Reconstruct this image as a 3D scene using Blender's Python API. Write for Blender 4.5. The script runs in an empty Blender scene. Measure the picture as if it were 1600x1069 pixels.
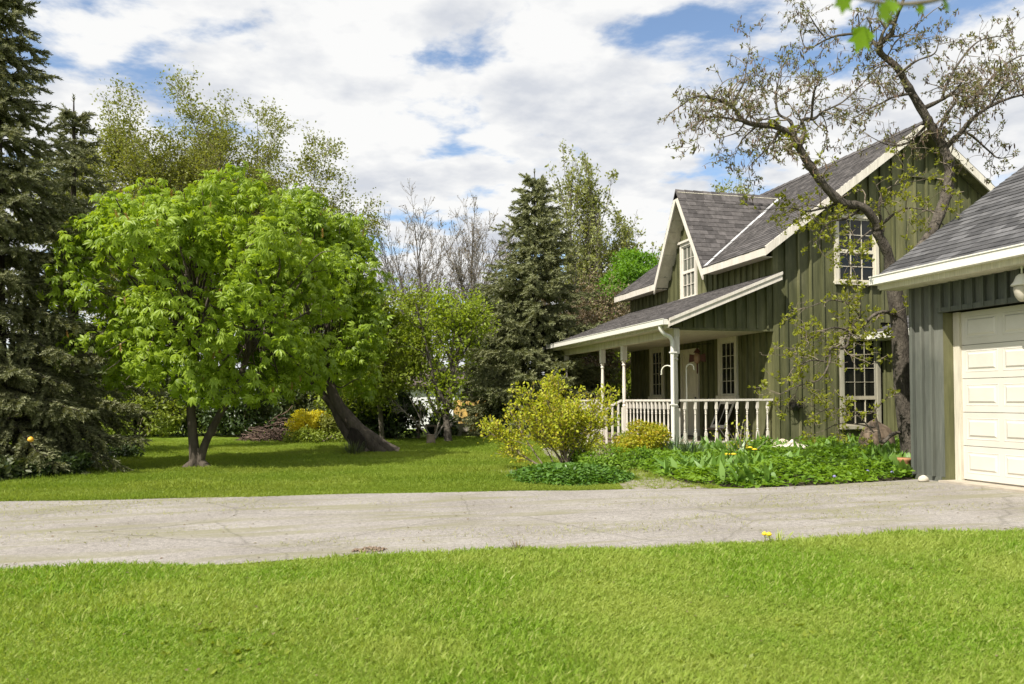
import bpy, math, random
import numpy as np
from mathutils import Matrix, Vector

random.seed(7)
S = bpy.context.scene
COL = S.collection

# ------------------------------------------------------------------ camera
F = 1220.0                                   # focal length in pixels of a 1600 px wide frame
YAW = math.atan(325 / F); PITCH = math.radians(1.0); ROLL = .007; EYE = 1.15
CY = 624 - F * math.tan(PITCH)               # row of the lens axis (the lens is shifted)
cf = np.array([math.sin(YAW) * math.cos(PITCH), math.cos(YAW) * math.cos(PITCH), math.sin(PITCH)])
_r = np.array([math.cos(YAW), -math.sin(YAW), 0.]); _u = np.cross(_r, cf)
cr = math.cos(ROLL) * _r - math.sin(ROLL) * _u
cu = math.cos(ROLL) * _u + math.sin(ROLL) * _r
CAM = np.array([0., 0., EYE])
cd = bpy.data.cameras.new('camera'); co = bpy.data.objects.new('camera', cd); COL.objects.link(co)
co.matrix_world = Matrix(((cr[0], cu[0], -cf[0], CAM[0]), (cr[1], cu[1], -cf[1], CAM[1]), (cr[2], cu[2], -cf[2], CAM[2]), (0, 0, 0, 1)))
cd.sensor_width = 36; cd.lens = 36 * F / 1600; cd.shift_y = (CY - 534.5) / 1600
cd.clip_start = .05; cd.clip_end = 3000
cd.dof.use_dof = True; cd.dof.focus_distance = 13; cd.dof.aperture_fstop = 3.4
S.camera = co
S.view_settings.view_transform = 'Standard'; S.view_settings.look = 'None'
S.view_settings.exposure = 0.56; S.view_settings.gamma = 1; S.view_settings.use_curve_mapping = False

def ray(px, py): return cf + (px - 800) / F * cr + (CY - py) / F * cu
def at(px, py, t): return CAM + ray(px, py) * t                       # point at axis depth t
def ground_at(px, t): p = at(px, 626, t); p[2] = 0; return p
def project(p):
    v = np.asarray(p, float) - CAM; t = v @ cf
    return 800 + F * (v @ cr) / t, CY - F * (v @ cu) / t, t

# ------------------------------------------------------------------ world and sun
SUN = np.array([-.54, -.37, .76]); SUN /= np.linalg.norm(SUN)          # direction towards the sun
W = bpy.data.worlds.new('World'); S.world = W; W.use_nodes = True
nt = W.node_tree; nt.nodes.clear()
def N(tree, typ, **kw):
    n = tree.nodes.new(typ)
    for k, v in kw.items():
        if k.startswith('i_'): n.inputs[k[2:].replace('_', ' ')].default_value = v
        else: setattr(n, k, v)
    return n
def ramp(tree, stops, interp='LINEAR'):
    n = tree.nodes.new('ShaderNodeValToRGB'); cr_ = n.color_ramp; cr_.interpolation = interp
    while len(cr_.elements) < len(stops): cr_.elements.new(.5)
    for e, (p, c) in zip(cr_.elements, stops):
        e.position = p; e.color = (*c, 1) if len(c) == 3 else c
    return n
sky = N(nt, 'ShaderNodeTexSky', sky_type='NISHITA', sun_disc=False)
sky.sun_elevation = math.asin(SUN[2]); sky.sun_rotation = math.atan2(SUN[0], SUN[1])
sky.air_density = 1.0; sky.dust_density = .6; sky.ozone_density = 1.2
tc = N(nt, 'ShaderNodeTexCoord'); sx = N(nt, 'ShaderNodeSeparateXYZ')
nt.links.new(tc.outputs['Generated'], sx.inputs[0])
zz = N(nt, 'ShaderNodeMath', operation='ADD'); zz.inputs[1].default_value = .12
mx_ = N(nt, 'ShaderNodeMath', operation='MAXIMUM'); mx_.inputs[1].default_value = 0
nt.links.new(sx.outputs['Z'], mx_.inputs[0]); nt.links.new(mx_.outputs[0], zz.inputs[0])
dv = N(nt, 'ShaderNodeVectorMath', operation='DIVIDE'); cz = N(nt, 'ShaderNodeCombineXYZ')
for k in ('X', 'Y', 'Z'): nt.links.new(zz.outputs[0], cz.inputs[k])
nt.links.new(tc.outputs['Generated'], dv.inputs[0]); nt.links.new(cz.outputs[0], dv.inputs[1])
mp = N(nt, 'ShaderNodeMapping'); mp.inputs['Location'].default_value = (9.1, 6.4, 0); mp.inputs['Scale'].default_value = (1, 1, .3)
nt.links.new(dv.outputs[0], mp.inputs[0])
n1 = N(nt, 'ShaderNodeTexNoise'); n1.inputs['Scale'].default_value = 2.3; n1.inputs['Detail'].default_value = 12; n1.inputs['Roughness'].default_value = .57; n1.inputs['Distortion'].default_value = .12
n2 = N(nt, 'ShaderNodeTexNoise'); n2.inputs['Scale'].default_value = 3.4; n2.inputs['Detail'].default_value = 9; n2.inputs['Roughness'].default_value = .55
nt.links.new(mp.outputs[0], n1.inputs[0]); nt.links.new(mp.outputs[0], n2.inputs[0])
r1 = ramp(nt, [(.36, (0, 0, 0)), (.475, (1, 1, 1))], 'EASE')
r2 = ramp(nt, [(.36, (.46, .48, .52)), (.55, (.66, .66, .655))])
nt.links.new(n1.outputs[0], r1.inputs[0]); nt.links.new(n2.outputs[0], r2.inputs[0])
SKY_STRENGTH = .125
sc_ = N(nt, 'ShaderNodeVectorMath', operation='SCALE'); sc_.inputs['Scale'].default_value = SKY_STRENGTH
nt.links.new(sky.outputs[0], sc_.inputs[0])
mxn = N(nt, 'ShaderNodeMix', data_type='RGBA')
nt.links.new(r1.outputs[0], mxn.inputs[0]); nt.links.new(sc_.outputs[0], mxn.inputs[6]); nt.links.new(r2.outputs[0], mxn.inputs[7])
bg = N(nt, 'ShaderNodeBackground'); bg.inputs[1].default_value = 1.0
nt.links.new(mxn.outputs[2], bg.inputs[0])
wo = N(nt, 'ShaderNodeOutputWorld'); nt.links.new(bg.outputs[0], wo.inputs[0])
sl = bpy.data.lights.new('sun', 'SUN'); sl.energy = 4.9; sl.angle = math.radians(.53); sl.color = (1, .94, .84)
so = bpy.data.objects.new('sun', sl); COL.objects.link(so)
so.rotation_euler = Vector(SUN).to_track_quat('Z', 'Y').to_euler(); so.location = (-20, -8, 25)

# ------------------------------------------------------------------ materials
MATS = {}
def base_mat(name):
    m = bpy.data.materials.new(name); m.use_nodes = True; MATS[name] = m
    t = m.node_tree; b = t.nodes['Principled BSDF']
    return m, t, b
def coords(t, scale=(1, 1, 1), kind='Object'):
    c = N(t, 'ShaderNodeTexCoord'); g = N(t, 'ShaderNodeMapping'); g.inputs['Scale'].default_value = scale
    t.links.new(c.outputs[kind], g.inputs[0]); return g.outputs[0]
def world_coords(t, scale=(1, 1, 1)):
    c = N(t, 'ShaderNodeNewGeometry'); g = N(t, 'ShaderNodeMapping'); g.inputs['Scale'].default_value = scale
    t.links.new(c.outputs['Position'], g.inputs[0]); return g.outputs[0]
def noise(t, vec, scale, detail=4, rough=.55, dist=0):
    n = N(t, 'ShaderNodeTexNoise'); n.inputs['Scale'].default_value = scale; n.inputs['Detail'].default_value = detail
    n.inputs['Roughness'].default_value = rough; n.inputs['Distortion'].default_value = dist
    t.links.new(vec, n.inputs[0]); return n.outputs[0]
def rnd(t):
    g = N(t, 'ShaderNodeNewGeometry'); o = N(t, 'ShaderNodeObjectInfo')
    a = N(t, 'ShaderNodeMath', operation='ADD'); f = N(t, 'ShaderNodeMath', operation='FRACT')
    t.links.new(g.outputs['Random Per Island'], a.inputs[0]); t.links.new(o.outputs['Random'], a.inputs[1])
    t.links.new(a.outputs[0], f.inputs[0]); return f.outputs[0]
def mixc(t, fac, a, b, mode='MIX'):
    m = N(t, 'ShaderNodeMix', data_type='RGBA', blend_type=mode)
    for s, v in ((m.inputs[0], fac), (m.inputs[6], a), (m.inputs[7], b)):
        if hasattr(v, 'is_linked') or hasattr(v, 'links'): t.links.new(v, s)
        else: s.default_value = v if not isinstance(v, tuple) else (*v, 1)
    return m.outputs[2]
def bump(t, b, h, strength=.3, dist=.01):
    n = N(t, 'ShaderNodeBump'); n.inputs['Strength'].default_value = strength; n.inputs['Distance'].default_value = dist
    t.links.new(h, n.inputs['Height']); t.links.new(n.outputs[0], b.inputs['Normal'])
def noisy(name, c1, c2, scale=6, rough=.75, bmp=.2, stretch=(1, 1, 1), vary=.25, detail=6, spec=.3, bscale=None, bdist=.01):
    m, t, b = base_mat(name); v = world_coords(t, stretch); n = noise(t, v, scale, detail, .6)
    r = ramp(t, [(.3, c1), (.7, c2)]); t.links.new(n, r.inputs[0])
    rr = ramp(t, [(0, (1 - vary,) * 3), (1, (1 + vary * .6,) * 3)]); t.links.new(rnd(t), rr.inputs[0])
    c = mixc(t, 1.0, r.outputs[0], rr.outputs[0], 'MULTIPLY')
    t.links.new(c, b.inputs['Base Color']); b.inputs['Roughness'].default_value = rough
    b.inputs['Specular IOR Level'].default_value = spec
    if bmp: bump(t, b, noise(t, v, bscale or scale * 3, 5, .6), bmp, bdist)
    return m
def leafy(name, cols, trans=.35, rough=.5, spec=.35, patch=None, tcol=None):
    m, t, b = base_mat(name)
    k = len(cols)
    r = ramp(t, [(i / max(1, k - 1), c) for i, c in enumerate(cols)]); t.links.new(rnd(t), r.inputs[0])
    c = r.outputs[0]
    if patch:
        v = world_coords(t); n = noise(t, v, patch[0], 3, .6); rp = ramp(t, [(.40, (0, 0, 0)), (.62, (1, 1, 1))]); t.links.new(n, rp.inputs[0])
        f = N(t, 'ShaderNodeMath', operation='MULTIPLY'); t.links.new(rp.outputs[0], f.inputs[0]); f.inputs[1].default_value = patch[2]
        c = mixc(t, f.outputs[0], c, patch[1])
    t.links.new(c, b.inputs['Base Color']); b.inputs['Roughness'].default_value = rough; b.inputs['Specular IOR Level'].default_value = spec
    tr = N(t, 'ShaderNodeBsdfTranslucent'); mx = N(t, 'ShaderNodeMixShader'); mx.inputs[0].default_value = trans
    tcv = mixc(t, 1.0, c, tcol or (1.35, 1.3, .55), 'MULTIPLY'); t.links.new(tcv, tr.inputs[0])
    o = t.nodes['Material Output']
    t.links.new(b.outputs[0], mx.inputs[1]); t.links.new(tr.outputs[0], mx.inputs[2]); t.links.new(mx.outputs[0], o.inputs[0])
    return m
def plain(name, c, rough=.5, metal=0, spec=.5):
    m, t, b = base_mat(name); b.inputs['Base Color'].default_value = (*c, 1); b.inputs['Roughness'].default_value = rough
    b.inputs['Metallic'].default_value = metal; b.inputs['Specular IOR Level'].default_value = spec
    return m

def siding(name, c_dark, c_mid, c_light, fade, vary=1.0):
    m, t, b = base_mat(name)
    v = world_coords(t, (3.2, 3.2, .35)); n = noise(t, v, 2.2, 7, .62, .3)
    r = ramp(t, [(.28, c_dark), (.52, c_mid), (.78, c_light)]); t.links.new(n, r.inputs[0])
    vf = world_coords(t, (40, 40, 1.2)); nf = noise(t, vf, 3.0, 4, .6)
    rf = ramp(t, [(.35, (.78, .78, .78)), (.65, (1.12, 1.12, 1.12))]); t.links.new(nf, rf.inputs[0])
    c = mixc(t, 1.0, r.outputs[0], rf.outputs[0], 'MULTIPLY')
    vb = world_coords(t, (1, 1, .6)); nb = noise(t, vb, 1.1, 5, .6); rb = ramp(t, [(.50, (0, 0, 0)), (.72, (.75, .75, .75))]); t.links.new(nb, rb.inputs[0])
    c = mixc(t, rb.outputs[0], c, fade)
    rr = ramp(t, [(0, (1 - .28 * vary, 1 - .26 * vary, 1 - .26 * vary)), (1, (1 + .18 * vary, 1 + .15 * vary, 1 + .1 * vary))]); t.links.new(rnd(t), rr.inputs[0])
    c = mixc(t, 1.0, c, rr.outputs[0], 'MULTIPLY')
    t.links.new(c, b.inputs['Base Color']); b.inputs['Roughness'].default_value = .72; b.inputs['Specular IOR Level'].default_value = .25
    bump(t, b, nf, .35, .004)
    return m
siding('house_siding', (.068, .073, .034), (.120, .124, .058), (.172, .172, .088), (.215, .208, .120))
siding('garage_siding', (.084, .092, .078), (.108, .117, .100), (.142, .150, .130), (.205, .205, .18), .6)
siding('cream_paint', (.50, .46, .37), (.64, .60, .49), (.70, .665, .56), (.62, .57, .45), .2)
siding('white_paint', (.60, .55, .48), (.72, .675, .60), (.76, .72, .65), (.66, .60, .52), .2)
siding('weathered_trim', (.30, .27, .21), (.47, .44, .35), (.58, .54, .45), (.36, .32, .25))
noisy('door_paint', (.58, .55, .48), (.65, .62, .55), 2.5, .6, .05, vary=.03)
noisy('house_shingle', (.066, .060, .058), (.120, .110, .108), 9, .9, .5, vary=.42, bscale=160, bdist=.004)
noisy('garage_shingle', (.070, .070, .074), (.135, .133, .136), 7, .9, .5, vary=.48, bscale=160, bdist=.004)
noisy('bark', (.050, .040, .030), (.130, .108, .084), 9, .95, .9, (1, 1, .3), .2, bscale=26, bdist=.03)
noisy('bark_grey', (.060, .050, .040), (.175, .152, .122), 16, .95, 1.0, (1, 1, .4), .2, bscale=42, bdist=.05)
noisy('bark_dark', (.018, .014, .011), (.050, .040, .030), 9, .95, .9, (1, 1, .3), .2, bscale=24, bdist=.03)
noisy('twig', (.14, .112, .082), (.27, .225, .17), 12, .9, .2, vary=.35)
noisy('twig_pale', (.17, .15, .125), (.30, .27, .23), 12, .9, .2, vary=.3)
noisy('pod', (.070, .045, .032), (.155, .105, .075), 10, .8, 0, vary=.45)
noisy('soil', (.055, .042, .030), (.12, .095, .070), 14, .95, .8, bscale=60, bdist=.02)
noisy('stone', (.36, .30, .22), (.58, .50, .40), 9, .85, .5)
noisy('pale_stone', (.46, .42, .34), (.62, .57, .48), 9, .8, .4)
noisy('brown_stone', (.17, .12, .08), (.30, .23, .165), 7, .9, .7)
noisy('terracotta', (.36, .17, .08), (.50, .26, .13), 8, .8, .3)
noisy('concrete', (.40, .35, .28), (.55, .49, .40), 8, .9, .5)
noisy('brush', (.07, .045, .035), (.17, .115, .09), 9, .9, .2, vary=.5)
noisy('yellow_wood', (.42, .27, .07), (.58, .40, .13), 5, .8, .2, (3, 3, .5), .25)
noisy('old_wood', (.16, .12, .09), (.27, .21, .16), 7, .9, .4)
noisy('shed_white', (.62, .63, .66), (.74, .75, .78), 4, .7, .1)
noisy('shed_roof', (.13, .10, .09), (.20, .16, .15), 6, .9, .3)
noisy('flashing', (.30, .30, .31), (.80, .80, .80), 5, .45, .3, vary=.3)
plain('core_dark', (.02, .02, .016), .9)
plain('white_metal', (.74, .72, .66), .4)
plain('lantern_red', (.09, .022, .016), .45)
plain('lantern_glass', (.35, .22, .15), .15)
plain('hook_white', (.72, .70, .58), .4)
plain('flower_yellow', (.80, .55, .02), .6)
plain('flower_orange', (.85, .38, .02), .6)
plain('flower_violet', (.22, .20, .42), .6)
plain('dark_iron', (.02, .02, .018), .6)
plain('gourd', (.85, .45, .05), .5)
m, t, b = base_mat('glass')
b.inputs['Base Color'].default_value = (.008, .009, .008, 1); b.inputs['Roughness'].default_value = .05; b.inputs['Specular IOR Level'].default_value = .4
bump(t, b, noise(t, world_coords(t), 3, 2), .05, .02)
m, t, b = base_mat('curtained_glass')
v = world_coords(t, (1, 9, .6)); r = ramp(t, [(.35, (.07, .075, .06)), (.65, (.20, .20, .165))]); t.links.new(noise(t, v, 3, 3), r.inputs[0])
t.links.new(r.outputs[0], b.inputs['Base Color']); b.inputs['Roughness'].default_value = .08

leafy('chestnut_leaf', [(.160, .245, .014), (.225, .335, .020), (.320, .440, .050), (.250, .360, .026)], .48, .45, .4, (.8, (.285, .385, .028), .5))
leafy('chestnut_flower', [(.26, .20, .06), (.38, .20, .09)], .2)
leafy('chestnut_leaf_old', [(.160, .245, .014), (.225, .330, .020), (.300, .410, .040)], .40, .42, .45)
leafy('spruce_needle', [(.125, .142, .062), (.190, .208, .098), (.275, .285, .155), (.145, .160, .070)], .16, .6, .3)
leafy('spruce_needle_dark', [(.085, .095, .040), (.145, .158, .072), (.250, .255, .140), (.100, .110, .046)], .15, .6, .25)
leafy('olive_leaf', [(.170, .190, .034), (.230, .250, .048), (.190, .220, .036)], .4)
leafy('poplar_leaf', [(.190, .215, .065), (.255, .280, .088), (.31, .33, .12)], .35)
leafy('lime_leaf', [(.230, .310, .022), (.300, .385, .034), (.190, .265, .022)], .45)
leafy('mid_leaf', [(.185, .240, .026), (.250, .310, .036), (.150, .200, .022)], .4)
leafy('bright_leaf', [(.120, .250, .016), (.150, .300, .020), (.10, .20, .015)], .45)
leafy('dark_leaf', [(.042, .068, .020), (.068, .105, .030), (.030, .050, .016)], .25, .35, .5)
leafy('yew_leaf', [(.065, .085, .030), (.100, .120, .042), (.080, .096, .038)], .2)
leafy('russet_twig', [(.150, .100, .062), (.200, .150, .085), (.140, .140, .050)], .2)
leafy('gold_leaf', [(.55, .48, .02), (.68, .60, .04), (.46, .44, .03)], .4)
leafy('forsythia_leaf', [(.38, .42, .025), (.52, .52, .04), (.30, .38, .025), (.46, .36, .06)], .4)
leafy('spirea_leaf', [(.33, .35, .02), (.46, .42, .025), (.24, .30, .02), (.46, .30, .03)], .4)
leafy('bed_leaf', [(.115, .225, .020), (.160, .300, .028), (.095, .190, .020), (.210, .345, .040)], .4, .45, .4, (1.3, (.205, .330, .025), .6))
leafy('hosta_leaf', [(.110, .215, .034), (.150, .275, .046), (.19, .31, .07)], .3, .4, .5)
leafy('ivy_leaf', [(.062, .140, .020), (.095, .200, .028), (.130, .245, .040)], .3, .38, .5)
leafy('lily_leaf', [(.110, .165, .090), (.150, .210, .120), (.085, .135, .070)], .3)
leafy('locust_leaf', [(.230, .260, .025), (.300, .310, .030), (.190, .230, .030)], .45)
leafy('locust_top_leaf', [(.140, .160, .050), (.190, .200, .060), (.16, .12, .06)], .35)
leafy('near_leaf', [(.160, .290, .012), (.190, .330, .016)], .5)
leafy('grass_blade', [(.142, .250, .017), (.190, .318, .024), (.245, .378, .042), (.410, .450, .150)], .42, .5, .25, (.8, (.355, .420, .095), .75))
leafy('lawn_blade', [(.155, .235, .024), (.205, .295, .034), (.255, .335, .048)], .42, .5, .25, (.35, (.320, .370, .07), .6))
leafy('clipping', [(.30, .30, .10), (.24, .27, .08), (.34, .31, .15)], .2)

m, t, b = base_mat('grass_ground')
v = world_coords(t); n = noise(t, v, .5, 6, .65); r = ramp(t, [(.3, (.110, .175, .016)), (.52, (.165, .235, .024)), (.75, (.245, .290, .055))]); t.links.new(n, r.inputs[0])
nf = noise(t, v, 45, 3, .7); rf = ramp(t, [(.3, (.55, .55, .5)), (.7, (1.25, 1.25, 1.2))]); t.links.new(nf, rf.inputs[0])
c = mixc(t, 1.0, r.outputs[0], rf.outputs[0], 'MULTIPLY')
t.links.new(c, b.inputs['Base Color']); b.inputs['Roughness'].default_value = .9; b.inputs['Specular IOR Level'].default_value = .1
bump(t, b, nf, .8, .03)

m, t, b = base_mat('asphalt_old')
v = world_coords(t); n = noise(t, v, .9, 7, .6); r = ramp(t, [(.3, (.245, .224, .202)), (.55, (.305, .282, .258)), (.75, (.350, .326, .300))]); t.links.new(n, r.inputs[0])
nf = noise(t, v, 130, 2, .7); rf = ramp(t, [(.30, (.50, .50, .50)), (.5, (1, 1, 1)), (.72, (1.45, 1.45, 1.40))]); t.links.new(nf, rf.inputs[0])
c = mixc(t, 1.0, r.outputs[0], rf.outputs[0], 'MULTIPLY')
ng = noise(t, v, 22, 5, .7); rg = ramp(t, [(.32, (.72, .72, .72)), (.6, (1.08, 1.08, 1.08))]); t.links.new(ng, rg.inputs[0]); c = mixc(t, 1.0, c, rg.outputs[0], 'MULTIPLY')
vs = world_coords(t, (.35, 2.2, 1)); ns = noise(t, vs, 1.3, 6, .62, .4); rs = ramp(t, [(.49, (0, 0, 0)), (.64, (.8, .8, .8))]); t.links.new(ns, rs.inputs[0])
c = mixc(t, rs.outputs[0], c, (.215, .205, .125))
vo = N(t, 'ShaderNodeTexVoronoi'); vo.feature = 'DISTANCE_TO_EDGE'; vo.inputs['Scale'].default_value = .55
nw = N(t, 'ShaderNodeMix', data_type='VECTOR'); nw.inputs[0].default_value = .12
nd = N(t, 'ShaderNodeTexNoise'); nd.inputs['Scale'].default_value = 2.5; nd.inputs['Detail'].default_value = 6; t.links.new(v, nd.inputs[0])
t.links.new(v, nw.inputs[4]); t.links.new(nd.outputs['Color'], nw.inputs[5]); t.links.new(nw.outputs[1], vo.inputs['Vector'])
rv = ramp(t, [(.0, (.74, .74, .72)), (.007, (1, 1, 1))]); t.links.new(vo.outputs['Distance'], rv.inputs[0])
c = mixc(t, 1.0, c, rv.outputs[0], 'MULTIPLY')
t.links.new(c, b.inputs['Base Color']); b.inputs['Roughness'].default_value = .92; b.inputs['Specular IOR Level'].default_value = .2
bump(t, b, nf, .6, .006)
noisy('path_dirt', (.26, .23, .17), (.40, .36, .30), 5, .95, .5, bscale=70)

# ------------------------------------------------------------------ mesh helpers
class MB:
    def __init__(s): s.v = []; s.f = []
    def add(s, v, f):
        o = len(s.v); s.v.extend([tuple(map(float, p)) for p in v]); s.f.extend([tuple(i + o for i in q) for q in f]); return s
    def box(s, x0, x1, y0, y1, z0, z1):
        x0, x1 = min(x0, x1), max(x0, x1); y0, y1 = min(y0, y1), max(y0, y1); z0, z1 = min(z0, z1), max(z0, z1)
        return s.hexa([(x0, y0, z0), (x1, y0, z0), (x1, y1, z0), (x0, y1, z0), (x0, y0, z1), (x1, y0, z1), (x1, y1, z1), (x0, y1, z1)])
    def hexa(s, p):   # bottom ring 0-3, top ring 4-7
        return s.add(p, [(3, 2, 1, 0), (4, 5, 6, 7), (0, 1, 5, 4), (1, 2, 6, 5), (2, 3, 7, 6), (3, 0, 4, 7)])
    def slab(s, q, th):  # quad top points, thickness downward
        q = [np.array(p, float) for p in q]; n = np.cross(q[1] - q[0], q[3] - q[0]); n /= np.linalg.norm(n)
        if n[2] < 0: q = q[::-1]; n = -n
        return s.hexa([p - n * th for p in q] + q)
    def prism(s, poly, ext):  # polygon (3d points) extruded by vector
        n = len(poly); e = np.array(ext, float); a = [np.array(p, float) for p in poly]
        return s.add(a + [p + e for p in a], [tuple(range(n))[::-1], tuple(range(n, 2 * n))] + [(i, (i + 1) % n, (i + 1) % n + n, i + n) for i in range(n)])
    def lathe(s, prof, n=12, c=(0, 0), squash=(1, 1)):
        v = []; f = []
        for r, z in prof:
            for k in range(n):
                a = 2 * math.pi * k / n; v.append((c[0] + r * math.cos(a) * squash[0], c[1] + r * math.sin(a) * squash[1], z))
        for i in range(len(prof) - 1):
            for k in range(n): f.append((i * n + k, i * n + (k + 1) % n, (i + 1) * n + (k + 1) % n, (i + 1) * n + k))
        f.append(tuple(range(n))[::-1]); f.append(tuple(range((len(prof) - 1) * n, len(prof) * n)))
        return s.add(v, f)
    def tube(s, pts, rad, n=6):
        v, f = tube_arr(pts, rad, n); return s.add(v, f)
    def mesh(s, name):
        m = bpy.data.meshes.new(name); m.from_pydata(s.v, [], s.f); m.update(); return m
def tube_arr(pts, rad, n=6):
    P = np.asarray(pts, float); k = len(P); R = np.broadcast_to(np.asarray(rad, float), (k,))
    T = np.gradient(P, axis=0); T /= np.linalg.norm(T, axis=1)[:, None] + 1e-9
    ref = np.array([0, 0, 1.]) if abs(T[0][2]) < .9 else np.array([1., 0, 0])
    A = np.cross(T, ref); A /= np.linalg.norm(A, axis=1)[:, None] + 1e-9; B = np.cross(T, A)
    a = np.arange(n) * 2 * math.pi / n
    V = P[:, None] + R[:, None, None] * (np.cos(a)[None, :, None] * A[:, None] + np.sin(a)[None, :, None] * B[:, None])
    f = [(i * n + j, i * n + (j + 1) % n, (i + 1) * n + (j + 1) % n, (i + 1) * n + j) for i in range(k - 1) for j in range(n)]
    return V.reshape(-1, 3), f
def fast_mesh(name, V, Fc):
    m = bpy.data.meshes.new(name); V = np.ascontiguousarray(V, dtype=np.float32); Fc = np.ascontiguousarray(Fc, dtype=np.int32)
    k = Fc.shape[1]
    m.vertices.add(len(V)); m.vertices.foreach_set('co', V.ravel()); m.loops.add(Fc.size); m.loops.foreach_set('vertex_index', Fc.ravel())
    m.polygons.add(len(Fc)); m.polygons.foreach_set('loop_start', np.arange(len(Fc), dtype=np.int32) * k)
    m.update(calc_edges=True); return m
def obj(name, mesh, mat, parent=None, smooth=False, loc=None):
    if isinstance(mesh, MB): mesh = mesh.mesh(name)
    if mat and not mesh.materials: mesh.materials.append(MATS[mat] if isinstance(mat, str) else mat)
    if smooth: mesh.polygons.foreach_set('use_smooth', [True] * len(mesh.polygons))
    o = bpy.data.objects.new(name, mesh); COL.objects.link(o)
    if loc is not None: o.location = loc
    if parent is not None: attach(o, parent)
    return o
def attach(o, parent):
    o.parent = parent
    o.matrix_parent_inverse = Matrix.Translation(world_loc(parent)).inverted()
def world_loc(p): return Vector(p.get('_w', (0, 0, 0))) if p.type == 'EMPTY' else Vector(p.location)
def thing(name, label, cat, loc=(0, 0, 0), group=None):
    o = bpy.data.objects.new(name, None); COL.objects.link(o); o.location = loc; o.empty_display_size = .2
    o['_w'] = tuple(float(c) for c in loc)
    o['label'] = label; o['category'] = cat
    if group: o['group'] = group
    return o
def tag(o, label, cat, group=None):
    o['label'] = label; o['category'] = cat
    if group: o['group'] = group
    return o
def kind(o, k): o['kind'] = k; return o
def center(o):     # put a single mesh's origin at its base
    me = o.data; n = len(me.vertices); a = np.empty(n * 3, np.float32); me.vertices.foreach_get('co', a); a = a.reshape(-1, 3)
    c = np.array([(a[:, 0].min() + a[:, 0].max()) / 2, (a[:, 1].min() + a[:, 1].max()) / 2, a[:, 2].min()], np.float32)
    me.vertices.foreach_set('co', (a - c).ravel()); me.update(); o.location = c; return o

def unit(v): v = np.asarray(v, float); return v / (np.linalg.norm(v, axis=-1, keepdims=True) + 1e-9)
def frames(fwd, nrm):
    y = unit(fwd); x = unit(np.cross(y, nrm)); z = np.cross(x, y)
    return np.stack([x, y, z], axis=-1)          # columns
def scatter(name, tmpl, P, M, Sc, mat, parent=None, k=None, sxy=None):
    tv, tf = tmpl; tv = np.asarray(tv, float); tf = np.asarray(tf, int); n = len(P)
    Sc = np.broadcast_to(np.asarray(Sc, float), (n,))
    loc = tv[None] * Sc[:, None, None]
    if sxy is not None: loc = loc * sxy
    V = np.einsum('nij,nkj->nki', M, loc) + np.asarray(P)[:, None]
    Fc = tf[None] + (np.arange(n) * len(tv))[:, None, None]
    o = obj(name, fast_mesh(name, V.reshape(-1, 3), Fc.reshape(-1, tf.shape[1])), mat, parent)
    if k: o['kind'] = k
    return o
def merge_tubes(paths, minside=3):
    Vs = []; Fs = []; o = 0
    for pts, rad, n in paths:
        v, f = tube_arr(pts, rad, n); Vs.append(v); Fs.append(np.asarray(f) + o); o += len(v)
    return np.concatenate(Vs), np.concatenate(Fs)
def smooth_path(pts, k=4):
    P = np.asarray(pts, float); out = []
    Q = np.vstack([2 * P[0] - P[1], P, 2 * P[-1] - P[-2]])
    for i in range(1, len(Q) - 2):
        for s in np.linspace(0, 1, k, endpoint=False):
            a, b, c, d = Q[i - 1], Q[i], Q[i + 1], Q[i + 2]
            out.append(.5 * ((2 * b) + (c - a) * s + (2 * a - 5 * b + 4 * c - d) * s * s + (3 * b - a - 3 * c + d) * s ** 3))
    out.append(P[-1]); return np.array(out)

# leaf templates (x side, y forward, z normal)
def T_leaf(w=.28, fold=.08, tip=-.12, mid=.45):
    return [(0, 0, 0), (w, mid, fold), (0, 1, tip), (-w, mid, fold)], [(0, 1, 2), (0, 2, 3)]
def T_palm(n=7, droop=-.5):
    v = [(0, 0, 0)]; f = []
    for i in range(n):
        a = -1.75 + 3.5 * i / (n - 1); L = 1.0 - .28 * abs(a) / 1.75; c, s = math.cos(a), math.sin(a)
        def q(x, y, z): return (x * c + y * s, y * c - x * s, z)
        b = len(v); v += [q(.20 * L, .62 * L, droop * .42 * L + .03), q(0, 1.0 * L, droop * L), q(-.20 * L, .62 * L, droop * .42 * L + .03), q(0, .60 * L, droop * .45 * L - .05)]
        f += [(0, b, b + 3), (b, b + 1, b + 3), (0, b + 3, b + 2), (b + 3, b + 1, b + 2)]
    return v, f
def T_shoot(n=14, spread=.24, w=.05, seed=1):
    r = random.Random(seed); v = []; f = []
    for i in range(n):
        y = .0 + .85 * i / n; a = i * 2.4 + r.uniform(-.3, .3); s = spread * (1.05 - .45 * i / n)
        d = np.array([math.cos(a) * s, s * 1.15, math.sin(a) * s]); b = np.array([0, y, 0]); p = unit(np.cross(d, (.1, 1, .2))) * w
        k = len(v); v += [tuple(b - p), tuple(b + p), tuple(b + d)]; f.append((k, k + 1, k + 2))
    return v, f
def T_tuft(n=6, seed=3, w=.16):
    r = random.Random(seed); v = []; f = []
    for i in range(n):
        a = r.uniform(0, 6.28); e = r.uniform(-.3, .9); d = np.array([math.cos(a) * math.cos(e), math.sin(a) * math.cos(e), math.sin(e)])
        nn = unit(np.cross(d, (r.uniform(-1, 1), r.uniform(-1, 1), r.uniform(-1, 1)))); L = r.uniform(.6, 1); k = len(v)
        v += [tuple(d * .05), tuple(d * .5 * L + nn * w), tuple(d * L), tuple(d * .5 * L - nn * w)]; f += [(k, k + 1, k + 2), (k, k + 2, k + 3)]
    return v, f
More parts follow.
